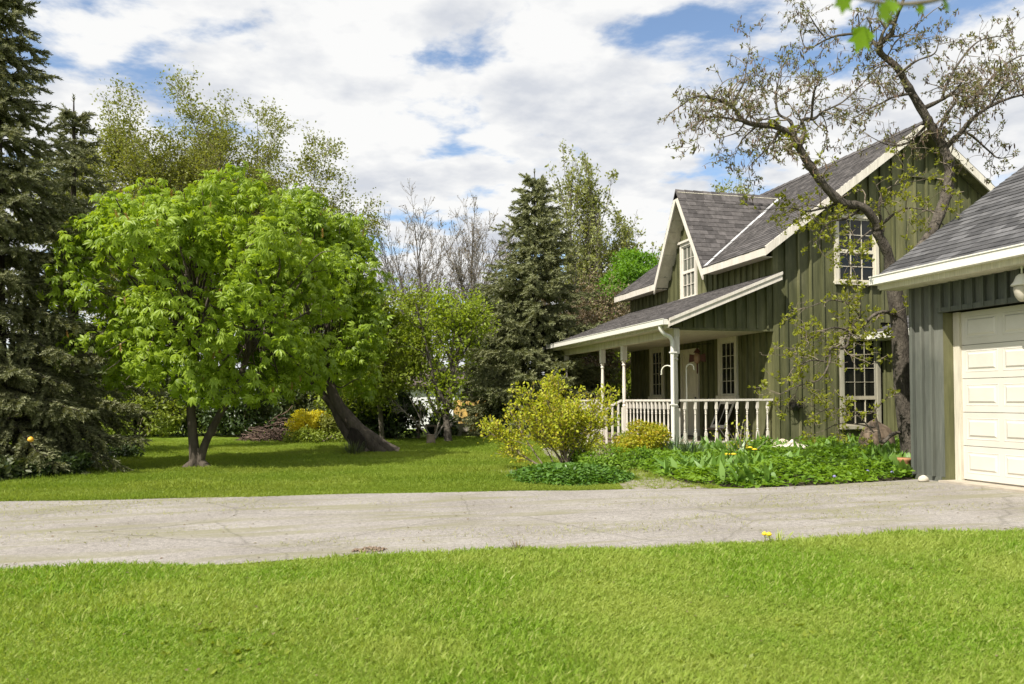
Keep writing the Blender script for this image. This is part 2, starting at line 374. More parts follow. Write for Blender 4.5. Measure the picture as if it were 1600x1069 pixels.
def T_blade(w=.06):
    return [(-w, 0, 0), (w, 0, 0), (w * .8, .55, .10), (-w * .8, .55, .10), (0, 1, .38)], [(0, 1, 2), (0, 2, 3), (3, 2, 4)]

UP = np.array([0, 0, 1.])
def rdir(rng, n): return unit(rng.normal(size=(n, 3)))

# ------------------------------------------------------------------ ground, drive, path
def sheet(name, poly, z, mat, k='structure'):
    m = MB(); m.add([(x, y, z) for x, y in poly], [tuple(range(len(poly)))]); o = obj(name, m, mat); o['kind'] = k; return o
g = MB(); g.add([(-600, -200, 0), (600, -200, 0), (600, 900, 0), (-600, 900, 0)], [(0, 1, 2, 3)])
kind(obj('ground', g, 'grass_ground'), 'structure')
def near_edge(x): return 5.84 - .113 * (x + .0) + .05 * math.sin(x * 1.7) + .035 * math.sin(x * 4.1 + 1) + (.03 * max(0, x - 2) ** 1.2)
def far_edge(x): return 9.80 - .155 * x + .05 * math.sin(x * .9 + .4) + .03 * math.sin(x * 3.3)
xs = np.arange(-40, 4.61, .25)
xr = np.arange(-40, 8.6, .25)
drive = [(x, near_edge(x)) for x in xr] + [(8.42, 9.1), (8.2, 9.02), (7.6, 8.94), (6.9, 8.86), (6.2, 8.8), (5.4, 8.78), (4.9, 8.9)] + [(x, far_edge(x)) for x in xs[::-1]]
dm = MB(); half = len(xr)
dv_ = [(x, y, .006) for x, y in drive]
dm.add(dv_, [tuple(range(len(dv_)))]); kind(obj('driveway', dm, 'asphalt_old'), 'structure')
sheet('path', [(3.9, 9.2), (4.95, 8.95), (5.15, 9.6), (5.05, 10.6), (5.2, 12), (5.9, 14), (6.4, 16.2), (7.2, 17.8), (7.2, 19.4), (6.4, 19.2), (5.2, 17), (4.6, 14.5), (4.3, 12.6), (3.6, 12.2), (2.9, 12.4), (2.9, 11.7), (3.9, 11.5), (4.35, 10.6)], .004, 'path_dirt')
BED = [(4.98, 10.2), (5.0, 9.3), (5.45, 8.84), (6.2, 8.82), (6.9, 8.88), (7.6, 8.96), (8.15, 9.04), (8.25, 9.2), (12.7, 9.2), (12.7, 15.05), (7.6, 15.05), (7.45, 17.7), (6.6, 16.6), (5.9, 14.3), (5.25, 12.1)]
sheet('garden_bed', BED, .009, 'soil')

# ------------------------------------------------------------------ buildings
class Fr:   # wall frame: a along the wall, z up, o outward
    def __init__(s, ax, c): s.ax = ax; s.c = c
    def p(s, a, z, o): return (a, s.c - o, z) if s.ax == 'x' else (s.c - o, a, z)
    def box(s, m, a0, a1, z0, z1, o0, o1):
        p = [s.p(a0, z0, o0), s.p(a1, z0, o0), s.p(a1, z0, o1), s.p(a0, z0, o1), s.p(a0, z1, o0), s.p(a1, z1, o0), s.p(a1, z1, o1), s.p(a0, z1, o1)]
        q = np.array(p); return m.box(q[:, 0].min(), q[:, 0].max(), q[:, 1].min(), q[:, 1].max(), z0, z1)
    def trap(s, m, a0, a1, zb, z0, z1, o0, o1):
        return m.hexa([s.p(a0, zb, o0), s.p(a1, zb, o0), s.p(a1, zb, o1), s.p(a0, zb, o1), s.p(a0, z0, o0), s.p(a1, z1, o0), s.p(a1, z1, o1), s.p(a0, z0, o1)])
def board_wall(parent, fr, a0, a1, zlo, zhi, pitch, holes, mat, breaks=(), batten=.046, name='board', proud=.044):
    rng = random.Random(int(a0 * 100) + int(fr.c * 10))
    edges = []; a = a0
    while a < a1 - .02: edges.append(a); a += pitch * rng.uniform(.95, 1.05)
    edges.append(a1)
    def spans(c0, c1):
        mid = (c0 + c1) / 2; lo = zlo(mid) if callable(zlo) else zlo
        segs = [(lo, None)]
        for h0, h1, z0, z1 in sorted(holes, key=lambda h: h[2]):
            if h0 < mid < h1:
                new = []
                for s0, s1 in segs:
                    if s1 is None:
                        if z0 > s0 + .02: new.append((s0, z0))
                        new.append((max(z1, s0), None))
                    else: new.append((s0, s1))
                segs = new
        return segs
    for i in range(len(edges) - 1):
        cuts = sorted({edges[i], edges[i + 1]} | {h for q in holes for h in q[:2] if edges[i] + .01 < h < edges[i + 1] - .01} | {b for b in breaks if edges[i] + .01 < b < edges[i + 1] - .01})
        dep = rng.uniform(0, .006)
        for c0, c1 in zip(cuts, cuts[1:]):
            for s0, s1 in spans(c0, c1):
                m = MB(); t0 = s1 if s1 is not None else zhi(c0 + .001); t1 = s1 if s1 is not None else zhi(c1 - .001)
                if max(t0, t1) - s0 < .03: continue
                t0 = max(t0, s0 + .001); t1 = max(t1, s0 + .001)
                fr.trap(m, c0 + .0015, c1 - .0015, s0, t0, t1, -.02, dep); obj(name, m, mat, parent)
    if batten:
        for e in edges[1:-1]:
            inh = [h for h in holes if h[0] - batten < e < h[1] + batten]
            lo = zlo(e) if callable(zlo) else zlo; segs = [(lo, zhi(e) - .03)]
            for h in inh:
                new = []
                for s0, s1 in segs:
                    if h[2] > s0: new.append((s0, min(h[2], s1)))
                    if h[3] < s1: new.append((max(h[3], s0), s1))
                segs = new
            for s0, s1 in segs:
                if s1 - s0 < .05: continue
                m = MB(); fr.box(m, e - batten / 2, e + batten / 2, s0 + .002, s1, .004, proud + rng.uniform(0, .006)); obj('batten', m, mat, parent)

def window(parent, fr, a0, a1, z0, z1, split, cols, rows_up, rows_lo, casing, glass, trimw=.09, name='window', head=False):
    w = MB()
    fr.box(w, a0, a0 + trimw, z0, z1, -.01, .055); fr.box(w, a1 - trimw, a1, z0, z1, -.01, .055)
    fr.box(w, a0 + trimw, a1 - trimw, z1 - trimw, z1, -.01, .053)
    wo = obj(name, w, casing, parent)
    s = MB(); fr.box(s, a0 - .03, a1 + .03, z0 - .035, z0 + .045, -.01, .095); obj('sill', s, casing, wo)
    if head:
        s = MB(); fr.box(s, a0 - .05, a1 + .05, z1 + .001, z1 + .06, -.01, .10); obj('head_cap', s, casing, wo)
    A0, A1, Z0, Z1 = a0 + trimw, a1 - trimw, z0 + .045, z1 - trimw
    parts = [(split, Z1, rows_up, .022)] + ([(Z0, split, rows_lo, .034)] if rows_lo else [])
    for b0, b1, rows, o in parts:
        fw = .042; s = MB()
        fr.box(s, A0, A0 + fw, b0, b1, -.008, o); fr.box(s, A1 - fw, A1, b0, b1, -.008, o)
        fr.box(s, A0 + fw, A1 - fw, b0, b0 + fw, -.008, o - .001); fr.box(s, A0 + fw, A1 - fw, b1 - fw, b1, -.008, o - .001)
        obj('sash', s, casing, wo)
        x0, x1, y0, y1 = A0 + fw, A1 - fw, b0 + fw, b1 - fw; mw = .013
        for c in range(1, cols):
            xx = x0 + (x1 - x0) * c / cols; s = MB(); fr.box(s, xx - mw / 2, xx + mw / 2, y0, y1, -.006, o - .008); obj('muntin', s, casing, wo)
        for r in range(1, rows):
            yy = y0 + (y1 - y0) * r / rows; s = MB(); fr.box(s, x0, x1, yy - mw / 2, yy + mw / 2, -.006, o - .0095); obj('muntin', s, casing, wo)
        for c in range(cols):
            for r in range(rows):
                xx0 = x0 + (x1 - x0) * c / cols; xx1 = x0 + (x1 - x0) * (c + 1) / cols; yy0 = y0 + (y1 - y0) * r / rows; yy1 = y0 + (y1 - y0) * (r + 1) / rows
                s = MB(); fr.box(s, xx0 + .001, xx1 - .001, yy0 + .001, yy1 - .001, -.012, -.002); obj('pane', s, glass, wo)
    return wo

SH_MESH = {}
def shingle_mesh(mat):
    if mat not in SH_MESH:
        m = MB(); m.hexa([(-.5, 0, -.3), (.5, 0, -.3), (.5, 1, -.6), (-.5, 1, -.6), (-.5, 0, 1), (.5, 0, 1), (.5, 1, .1), (-.5, 1, .1)])
        SH_MESH[mat] = m.mesh('shingle'); SH_MESH[mat].materials.append(MATS[mat])
    return SH_MESH[mat]
def shingle_roof(parent, o, u, v, L, H, mat, budget, expo=.135, wid=.29, keep=None, seed=1):
    rng = random.Random(seed); o = np.array(o, float); u = unit(u); v = unit(v); n = np.cross(u, v)
    if n[2] < 0: n = -n
    tabs = []; row = 0; y = 0.
    while y < H - .02:
        x = -rng.uniform(0, wid)
        while x < L:
            w = wid * rng.uniform(.75, 1.15); x0 = max(0, x); x1 = min(L, x + w)
            if x1 - x0 > .04:
                ln = min(expo + .05, H - y); c = o + u * (x0 + x1) / 2 + v * (y + ln / 2)
                if keep is None or keep(c): tabs.append((o + u * (x0 + x1) / 2 + v * (y + rng.uniform(-.004, .004)), x1 - x0 - .005, ln, .011 + rng.uniform(0, .004)))
            x += w
        y += expo; row += 1
    def size(tb):
        p = tb[0]; px, py, d = project(p)
        if d < .5 or not (-60 < px < 1660 and -60 < py < 1130): return -1
        return abs((CAM - p) @ n) / np.linalg.norm(CAM - p) ** 3
    tabs.sort(key=size, reverse=True)
    me = shingle_mesh(mat)
    for p, w, ln, th in tabs[:budget]:
        ob = bpy.data.objects.new('shingle', me); COL.objects.link(ob)
        uu, vv, nn = (u, v, n) if np.dot(np.cross(u, v), n) > 0 else (-u, v, n)
        p = p + n * .001
        ob.matrix_world = Matrix(((uu[0] * w, vv[0] * ln, nn[0] * th, p[0]), (uu[1] * w, vv[1] * ln, nn[1] * th, p[1]), (uu[2] * w, vv[2] * ln, nn[2] * th, p[2]), (0, 0, 0, 1)))
        ob.parent = parent; ob.matrix_parent_inverse = Matrix()
    rest = tabs[budget:]
    if rest:
        tv = np.array([v_.co for v_ in me.vertices]); tf = np.array([list(p.vertices) for p in me.polygons])
        P = np.array([r_[0] for r_ in rest]) + n * .001; sc = np.array([r_[1:] for r_ in rest])
        uu = u if np.dot(np.cross(u, v), n) > 0 else -u
        B = np.stack([uu, v, n], axis=-1)
        V = np.einsum('ij,nkj->nki', B, tv[None] * sc[:, None, :]) + P[:, None]
        Fc = tf[None] + (np.arange(len(rest)) * len(tv))[:, None, None]
        ob = obj('shingle_field', fast_mesh('shingle_field', V.reshape(-1, 3), Fc.reshape(-1, 4)), mat, parent); ob['kind'] = 'stuff'

# --- the house
HX, HY0, HY1, RX = 10.0, 15.1, 22.9, 13.8           # front wall, gable ends, ridge
EX, EZ, PZ = 9.6, 4.40, 7.46                          # eave tip and ridge
MS = (PZ - EZ) / (RX - EX)
DY, DW, DZ = 18.86, 1.36, 6.66                        # dormer ridge
DS = (DZ - 4.40) / DW
house = thing('farmhouse', 'olive green board and batten farmhouse with steep dormer and front porch', 'house', (HX, HY0, 0))
core = MB()
cx0, cx1, ys, ye = HX + .03, 2 * RX - HX - .03, HY0 + .03, HY1 - .03
core.prism([(cx0, ys, 0), (cx1, ys, 0), (cx1, ys, 4.35), (RX, ys, 7.1), (cx0, ys, 4.35)], (0, ye - ys, 0))
core.prism([(cx0, DY - DW + .28, 4.3), (cx0, DY + DW - .28, 4.3), (cx0, DY, DZ - .45)], (2.2, 0, 0))
obj('wall_core', core, 'core_dark', house)
gable = MB(); Fr('x', HY0).box(gable, HX + .01, 2 * RX - HX, .02, .10, -.03, .03)
gw = obj('gable_wall', gable, 'house_siding', house)
lw = (11.66, 12.72, .46, 2.56); uw = (11.56, 12.72, 3.72, 5.30)
board_wall(gw, Fr('x', HY0), HX, 2 * RX - HX, .10, lambda x: EZ - .13 + MS * ((x if x < RX else 2 * RX - x) - EX), .312, [(12.78, 20, 0, 2.85), lw, uw], 'house_siding', (RX,))
fm = MB(); Fr('y', HX).box(fm, HY0 + .04, HY1, .02, .10, -.03, .03)
fw = obj('front_wall', fm, 'house_siding', house)
def ftop(y):
    d = DZ - .16 - DS * abs(y - DY); return max(EZ + .10, d)
door = (18.47, 19.45, .16, 2.46); w1 = (20.53, 21.42, 1.16, 2.62); w2 = (16.58, 17.45, 1.16, 2.62); dw = (18.52, 19.40, 3.80, 5.34)
board_wall(fw, Fr('y', HX), HY0 + .03, HY1, .10, ftop, .262, [door, w1, w2, dw], 'house_siding', (DY, DY - DW + .05, DY + DW - .05))
cb = MB(); cb.box(HX - .034, HX + .10, HY0 - .034, HY0 + .03, .06, 4.52); obj('corner_board', cb, 'house_siding', gw)
window(house, Fr('x', HY0), *lw, split=1.13, cols=3, rows_up=4, rows_lo=2, casing='weathered_trim', glass='glass')
window(house, Fr('x', HY0), *uw, split=4.45, cols=3, rows_up=2, rows_lo=2, casing='cream_paint', glass='glass')
window(house, Fr('y', HX), *w1, split=1.21, cols=3, rows_up=4, rows_lo=0, casing='cream_paint', glass='glass', trimw=.10)
window(house, Fr('y', HX), *w2, split=1.21, cols=3, rows_up=4, rows_lo=0, casing='cream_paint', glass='glass', trimw=.10)
window(house, Fr('y', HX), *dw, split=4.55, cols=3, rows_up=2, rows_lo=2, casing='white_paint', glass='curtained_glass', trimw=.08, head=True)
# louvre vent high on the gable
vm = MB(); f_ = Fr('x', HY0); f_.box(vm, 13.45, 14.55, 6.25, 6.36, .0, .07)
obj('vent_board', vm, 'house_siding', house)
# front door
dm_ = MB(); f_ = Fr('y', HX); f_.box(dm_, door[0] + .09, door[1] - .09, .16, 2.37, -.01, .012)
do = obj('front_door', dm_, 'cream_paint', house)
m_ = MB(); f_.box(m_, door[0], door[0] + .09, .16, 2.46, -.01, .05); f_.box(m_, door[1] - .09, door[1], .16, 2.46, -.01, .05); f_.box(m_, door[0] + .09, door[1] - .09, 2.37, 2.46, -.01, .048); obj('door_frame', m_, 'cream_paint', do)
for (q0, q1, q2, q3) in ((.17, .44, 1.25, 2.2), (.54, .81, 1.25, 2.2), (.17, .44, .3, 1.05), (.54, .81, .3, 1.05)):
    m_ = MB(); f_.box(m_, door[0] + q0, door[0] + q1, q2, q3, .010, .022); obj('door_panel', m_, 'cream_paint', do)
m_ = MB(); m_.lathe([(.012, 0), (.03, .02), (.03, .045), (.01, .06)], 10); k_ = obj('handle', m_, 'dark_iron', do, True); k_.rotation_euler = (0, -math.pi / 2, 0); k_.location = (HX - .012, door[0] + .15, 1.15)

# main roof
YA, YB = HY0 - .36, HY1 + .30
def zr(x): return EZ + MS * (x - EX)
rf = MB()
for y0, y1, xa in ((YA + .045, DY - DW, EX), (DY - DW, DY + DW, HX + .06), (DY + DW, YB, EX)):
    rf.slab([(xa, y0, zr(xa)), (xa, y1, zr(xa)), (RX, y1, PZ), (RX, y0, PZ)], .09)
XR = 2 * RX - EX
rf.slab([(RX + .001, YA + .045, PZ), (RX + .001, YB, PZ), (XR, YB, EZ), (XR, YA + .045, EZ)], .09)
roof = obj('roof', rf, 'cream_paint', house)
def out_dormer(c):
    return not (c[2] < DZ - DS * abs(c[1] - DY) + .03 and c[0] < 12.9 and abs(c[1] - DY) < DW + .02)
shingle_roof(roof, (EX - .03, YA, zr(EX) - .02), (0, 1, 0), (RX - EX, 0, PZ - EZ), YB - YA, math.hypot(RX - EX, PZ - EZ) + .03, 'house_shingle', 110, keep=out_dormer, seed=2)
m_ = MB(); m_.slab([(RX + .01, YA, PZ + .012), (RX + .01, YB, PZ + .012), (XR + .03, YB, EZ + .0), (XR + .03, YA, EZ + .0)], .012); obj('far_slope', m_, 'house_shingle', roof)
for i in range(28):
    y0 = YA + i * (YB - YA) / 28; m_ = MB(); y1 = y0 + (YB - YA) / 28 + .06
    m_.add([(RX - .2, y0, PZ - .105), (RX, y0, PZ + .05), (RX + .2, y0, PZ - .105), (RX - .2, y1, PZ - .12), (RX, y1, PZ + .035), (RX + .2, y1, PZ - .12)], [(0, 1, 4, 3), (1, 2, 5, 4), (0, 2, 1), (3, 4, 5)]); obj('ridge_cap', m_, 'house_shingle', roof)
def bar(m, p, q, h, th, up=(0, 0, 1), side=None):     # a board from p to q, height h along up, thickness th along side
    p, q = np.array(p, float), np.array(q, float); up = np.array(up, float) * h; sd = np.array(side, float) * th
    return m.hexa([p, q, q + sd, p + sd, p + up, q + up, q + sd + up, p + sd + up])
for nm, a, b_ in (('bargeboard', (EX - .02, YA, EZ - .20), (RX, YA, PZ - .20)), ('bargeboard', (RX + .002, YA, PZ - .20), (XR + .02, YA, EZ - .20))):
    m_ = MB(); bar(m_, a, b_, .205, .04, side=(0, 1, 0)); obj(nm, m_, 'white_paint', roof)
for y0, y1 in ((YA + .041, DY - DW - .01), (DY + DW + .01, YB)):
    m_ = MB(); m_.box(EX - .022, EX + .018, y0, y1, EZ - .19, EZ - .012); obj('fascia', m_, 'white_paint', roof)
    m_ = MB(); m_.box(EX + .02, HX - .035, max(y0, HY0 - .03), y1, EZ - .17, EZ - .15); obj('soffit', m_, 'cream_paint', roof)
# rake soffits under the gable overhang
for x0, x1, z0, z1 in ((EX + .02, RX, zr(EX + .02) - .12, PZ - .12), (RX, XR - .02, PZ - .12, EZ - .12)):
    m_ = MB(); m_.slab([(x0, YA + .045, z0), (x1, YA + .045, z1), (x1, HY0 - .03, z1), (x0, HY0 - .03, z0)], .02); obj('rake_soffit', m_, 'house_siding', roof)
# dormer
dr = MB(); DX0, DX1 = EX - .04, 12.72
for s in (-1, 1):
    dr.slab([(DX0 + .04, DY + s * .002, DZ), (DX1, DY + s * .002, DZ), (DX1, DY + s * DW, 4.40), (DX0 + .04, DY + s * DW, 4.40)], .08)
dorm = obj('dormer_roof', dr, 'cream_paint', house)
for s, bud in ((-1, 110), (1, 0)):
    shingle_roof(dorm, (DX0, DY + s * (DW + .02), 4.40 - .035), (1, 0, 0), (0, -s * DW, DZ - 4.40), DX1 - DX0, math.hypot(DW, DZ - 4.4) + .03, 'house_shingle', bud, expo=.145, seed=5 + s,
                 keep=lambda c: c[2] > zr(c[0]) - .12)
for i in range(12):
    x0 = DX0 + i * (DX1 - DX0) / 12; x1 = x0 + (DX1 - DX0) / 12 + .05; m_ = MB()
    m_.add([(x0, DY - .15, DZ - .215), (x0, DY, DZ + .055), (x0, DY + .15, DZ - .215), (x1, DY - .15, DZ - .23), (x1, DY, DZ + .04), (x1, DY + .15, DZ - .23)], [(0, 1, 4, 3), (1, 2, 5, 4), (0, 2, 1), (3, 4, 5)]); obj('ridge_cap', m_, 'house_shingle', dorm)
for s in (-1, 1):
    m_ = MB(); bar(m_, (DX0, DY + s * .001, DZ - .26), (DX0, DY + s * (DW + .03), 4.40 - .31), .25, .04, side=(1, 0, 0)); obj('bargeboard', m_, 'white_paint', dorm)
    for k in range(8):   # soffit planks under the dormer overhang
        t0, t1 = k / 8 + .004, (k + 1) / 8 - .004; ya, yb = DY + s * DW * t0, DY + s * DW * t1; za, zb = DZ - .13 - (DZ - 4.4) * t0, DZ - .13 - (DZ - 4.4) * t1
        m_ = MB(); m_.slab([(DX0 + .045, ya, za), (HX - .03, ya, za), (HX - .03, yb, zb), (DX0 + .045, yb, zb)], .02); obj('soffit_board', m_, 'cream_paint', dorm)
# valley flashing, in short lengths on the main slope
rng = random.Random(4)
va = np.array([EX, DY - DW - .02, EZ + .028]); vb = np.array([12.62, DY - .05, zr(12.62) + .028]); slope_up = unit(np.array([1, 0, MS]))
for i in range(9):
    t0, t1 = i / 9, (i + 1) / 9 - .01; wv = np.array([0, -1., 0]) * (.16 + rng.uniform(0, .06))
    a, b_ = va + (vb - va) * t0, va + (vb - va) * t1; m_ = MB(); off = np.array([0, 0, .004 * (i % 2)])
    m_.slab([a + off, b_ + off, b_ + wv + off, a + wv + off], .01); obj('valley_flashing', m_, 'flashing', roof)

# porch
PX, PFZ = 7.64, .15
porch = MB(); porch.box(PX - .12, HX - .04, HY0 + .0, 22.45, .0, PFZ - .03); po = obj('porch_base', porch, 'old_wood', house)
for k in range(25):
    x0 = PX - .15 + k * (HX - .05 - PX + .15) / 25; m_ = MB(); m_.box(x0 + .003, x0 + (HX - .05 - PX + .15) / 25 - .003, HY0 - .03, 22.48, PFZ - .03, PFZ); obj('deck_board', m_, 'old_wood', po)
PE, PEZ, PT = 7.28, 2.80, 3.86
PS = (PT - PEZ) / (HX - PE); PYA, PYB = 14.70, 22.75
m_ = MB(); m_.slab([(PE, PYA + .045, PEZ), (PE, PYB, PEZ), (HX - .035, PYB, PT - .035 * PS - .008), (HX - .035, PYA + .045, PT - .035 * PS - .008)], .07); proof = obj('porch_roof', m_, 'cream_paint', house)
shingle_roof(proof, (PE - .03, PYA, PEZ - .008), (0, 1, 0), (HX - PE, 0, PT - PEZ), PYB - PYA, math.hypot(HX - PE, PT - PEZ) - .02, 'house_shingle', 80, seed=9)
m_ = MB(); bar(m_, (PE, PYA, PEZ - .17), (HX - .04, PYA, PT - .175), .17, .04, side=(0, 1, 0)); obj('bargeboard', m_, 'white_paint', proof)
m_ = MB(); bar(m_, (PE, PYA - .022, PEZ - .06), (HX - .04, PYA - .022, PT - .063), .065, .02, side=(0, 1, 0)); obj('barge_trim', m_, 'white_paint', proof)
m_ = MB(); m_.box(PE - .0, PE + .035, PYA + .045, PYB, PEZ - .19, PEZ - .03); obj('fascia', m_, 'cream_paint', proof)
gut = MB()   # gutter trough
gut.box(PE - .115, PE - .005, PYA + .03, PYB, PEZ - .125, PEZ - .115); gut.box(PE - .125, PE - .115, PYA + .03, PYB, PEZ - .125, PEZ - .012); gut.box(PE - .135, PE - .110, PYA + .03, PYB, PEZ - .012, PEZ - .0)
gut.box(PE - .12, PE - .005, PYA + .03, PYA + .04, PEZ - .115, PEZ - .014); obj('gutter', gut, 'white_metal', proof)
m_ = MB(); m_.box(PE + .036, HX - .035, PYA + .41, PYB - .02, 2.62, 2.64); obj('porch_ceiling', m_, 'cream_paint', proof)
m_ = MB(); m_.box(PX - .07, PX + .07, HY0 - .02, 22.5, 2.42 + .03, 2.615); obj('porch_beam', m_, 'cream_paint', proof)
pg = MB(); pg.box(PX + .072, HX - .036, HY0 - .03, HY0 + .035, 2.60, 2.655); pgw = obj('porch_gable', pg, 'house_siding', house)
board_wall(pgw, Fr('x', HY0 - .01), PX - .1, HX - .04, 2.657, lambda x: max(2.66, PEZ + PS * (x - PE) - .085), .25, [], 'house_siding')
def turned(h, w, seed=0):
    m = MB(); q = w / 2; m.box(-q, q, -q, q, 0, h * .34); m.box(-q, q, -q, q, h * .84, h)
    r = q * .92
    m.lathe([(r * .72, h * .34 + .0005), (r * .95, h * .355), (r * .62, h * .375), (r * .95, h * .39), (r * .70, h * .42), (r * .82, h * .50), (r * .66, h * .72), (r * .60, h * .775), (r * .95, h * .79), (r * .65, h * .805), (r * .98, h * .825), (r * .75, h * .84 - .0005)], 14)
    return m.mesh('post')
pm = turned(2.46 - PFZ, .125); pm.materials.append(MATS['white_paint'])
for y in (15.14, 17.92, 19.35, 22.28):
    ob = obj('porch_post', pm, None, house, False, (PX, y, PFZ))
def baluster_mesh():
    m = MB(); h = .86; q = .024; m.box(-q, q, -q, q, 0, h * .22); m.box(-q, q, -q, q, h * .80, h)
    m.lathe([(.018, h * .2201), (.026, h * .235), (.014, h * .26), (.026, h * .28), (.017, h * .30), (.021, h * .40), (.016, h * .60), (.014, h * .66), (.026, h * .68), (.014, h * .70), (.026, h * .72), (.015, h * .74), (.022, h * .77), (.018, h * .7999)], 8)
    me = m.mesh('baluster'); me.materials.append(MATS['white_paint']); return me
bmesh_ = baluster_mesh()
def railing(p, q, n):
    p, q = np.array(p, float), np.array(q, float); d = unit(q - p); sd = np.array([d[1], -d[0], 0]); m = MB()
    a = p - sd * .035; bar(m, a + [0, 0, .93], q - sd * .035 + [0, 0, .93 + (0)], .045, .07, side=sd)
    bar(m, p - sd * .022 + [0, 0, .02], q - sd * .022 + [0, 0, .02], .05, .044, side=sd)
    r = obj('porch_railing', m, 'white_paint', house)
    for i in range(n):
        c = p + (q - p) * (i + .5) / n + [0, 0, .071]; ob = obj('baluster', bmesh_, None, r, False, tuple(c)); ob.rotation_euler = (0, 0, math.atan2(d[1], d[0]))
    return r
railing((PX + .07, 15.14, PFZ), (HX - .04, 15.14, PFZ), 9)
railing((PX, 15.21, PFZ), (PX, 17.85, PFZ), 13)
railing((PX, 19.42, PFZ), (PX, 22.21, PFZ), 14)
# steps and their handrails towards the path
st = MB(); st.box(PX - .50, PX - .125, 17.95, 19.32, 0, .075); obj('porch_step', st, 'old_wood', house)
for y in (17.92, 19.35):
    m_ = MB(); a = np.array([PX - .07, y - .03, PFZ + .93]); b_ = np.array([PX - .95, y - .03, PFZ + .52]); bar(m_, a, b_, .045, .06, side=(0, 1, 0)); m_.box(PX - 1.0, PX - .93, y - .035, y + .035, 0, PFZ + .58)
    r = obj('stair_rail', m_, 'white_paint', house)
    for i in range(5):
        c = a + (b_ - a) * (i + .6) / 5.6; m_ = MB(); m_.box(c[0] - .02, c[0] + .02, y - .02, y + .02, .05, c[2] + .01); obj('baluster', m_, 'white_paint', r)
# downspout with its elbow
dp = MB(); gy = 14.98
dp.tube(smooth_path([(PE - .06, gy, PEZ - .10), (PE - .06, gy, PEZ - .20), (PE + .02, gy, PEZ - .30), (PE + .16, gy + .02, PEZ - .36), (PE + .22, gy + .03, PEZ - .48), (PE + .22, gy + .03, PEZ - .8), (PE + .22, gy + .03, .12)], 4), .042, 10)
obj('downspout', dp, 'white_metal', house, True)
for z in (1.0, 2.1):
    m_ = MB(); m_.box(PE + .17, PE + .30, gy - .022, gy + .082, z, z + .03); obj('pipe_clip', m_, 'white_metal', house)

# --- low wing on the gable side
WX, WZ = 12.78, 2.58
wing = thing('side_wing', 'low green side wing with shed roof and white gutter between house and garage', 'house wing', (WX, 12, 0))
m_ = MB(); m_.box(WX + .03, WX + 4.2, 10.4, HY0 - .04, 0, 2.55); obj('wall_core', m_, 'core_dark', wing)
m_ = MB(); Fr('y', WX).box(m_, 10.4, HY0 - .04, .02, .10, -.03, .02); ww = obj('wing_wall', m_, 'house_siding', wing)
board_wall(ww, Fr('y', WX), 10.4, HY0 - .04, .10, lambda y: 2.60, .25, [], 'house_siding')
m_ = MB(); m_.slab([(WX - .40, 10.3, WZ), (WX - .40, HY0 - .10, WZ), (WX + 3.4, HY0 - .10, WZ + 1.5), (WX + 3.4, 10.3, WZ + 1.5)], .07); wr = obj('wing_roof', m_, 'cream_paint', wing)
shingle_roof(wr, (WX - .42, 10.3, WZ), (0, 1, 0), (3.8, 0, 1.5), HY0 - .12 - 10.3, 4.0, 'garage_shingle', 60, seed=15)
m_ = MB(); m_.box(WX - .53, WX - .425, 10.3, HY0 - .12, WZ - .14, WZ - .01); m_.box(WX - .54, WX - .53, 10.3, HY0 - .12, WZ - .02, WZ); obj('gutter', m_, 'white_metal', wr)
m_ = MB(); m_.box(WX - .41, WX - .03, 10.3, HY0 - .12, WZ - .16, WZ - .14); obj('soffit', m_, 'cream_paint', wr)

# --- the garage
GX, GY, GE, GEZ = 8.27, 9.13, 7.90, 2.86
GS = .66; GRX = 11.6; GRZ = GEZ + GS * (GRX - GE)
gar = thing('garage', 'grey green board and batten garage with cream overhead door and white gutter', 'garage', (GX, GY, 0))
GYN = 2.4
m_ = MB(); m_.box(GX + .26, 2 * GRX - GX, GYN, GY - .02, 0, 2.7); m_.box(GX + .03, GX + .26, 8.70, GY - .02, 0, 2.7); m_.box(GX + .03, GX + .26, GYN, 5.7, 0, 2.7); m_.box(GX + .03, GX + .26, 5.7, 8.70, 2.34, 2.7)
m_.prism([(GX + .03, GYN + .02, 2.7), (2 * GRX - GX, GYN + .02, 2.7), (GRX, GYN + .02, GRZ - .3)], (0, GY - GYN - .06, 0)); obj('wall_core', m_, 'core_dark', gar)
m_ = MB(); Fr('y', GX).box(m_, 8.66, GY, .0, .07, -.03, .012); gwl = obj('front_wall', m_, 'garage_siding', gar)
DO = (5.78, 8.60, 0, 2.27)
board_wall(gwl, Fr('y', GX), GYN, GY + .005, .07, lambda y: 2.80, .171, [DO], 'garage_siding', batten=.034, proud=.052)
m_ = MB(); m_.box(GX - .028, GX + .05, GY - .012, GY + .05, .05, 2.78); obj('corner_board', m_, 'garage_siding', gwl)
m_ = MB(); m_.box(GX - .045, GX + .03, DO[0], 8.66, 2.27, 2.335); obj('lintel_trim', m_, 'garage_siding', gwl)
m_ = MB(); m_.box(GX + .0, GX + .24, 8.601, 8.66, .03, 2.268); obj('door_jamb', m_, 'house_siding', gar)
m_ = MB(); m_.box(GX + .16, GX + .24, 8.50, 8.60, .03, 2.268); obj('door_stop', m_, 'cream_paint', gar)
gd = MB(); gd.box(GX + .235, GX + .255, DO[0], 8.56, .03, 2.268); gdo = obj('garage_door', gd, 'door_paint', gar)
nsec = 5; sh_ = (2.268 - .05) / nsec; pw = .50
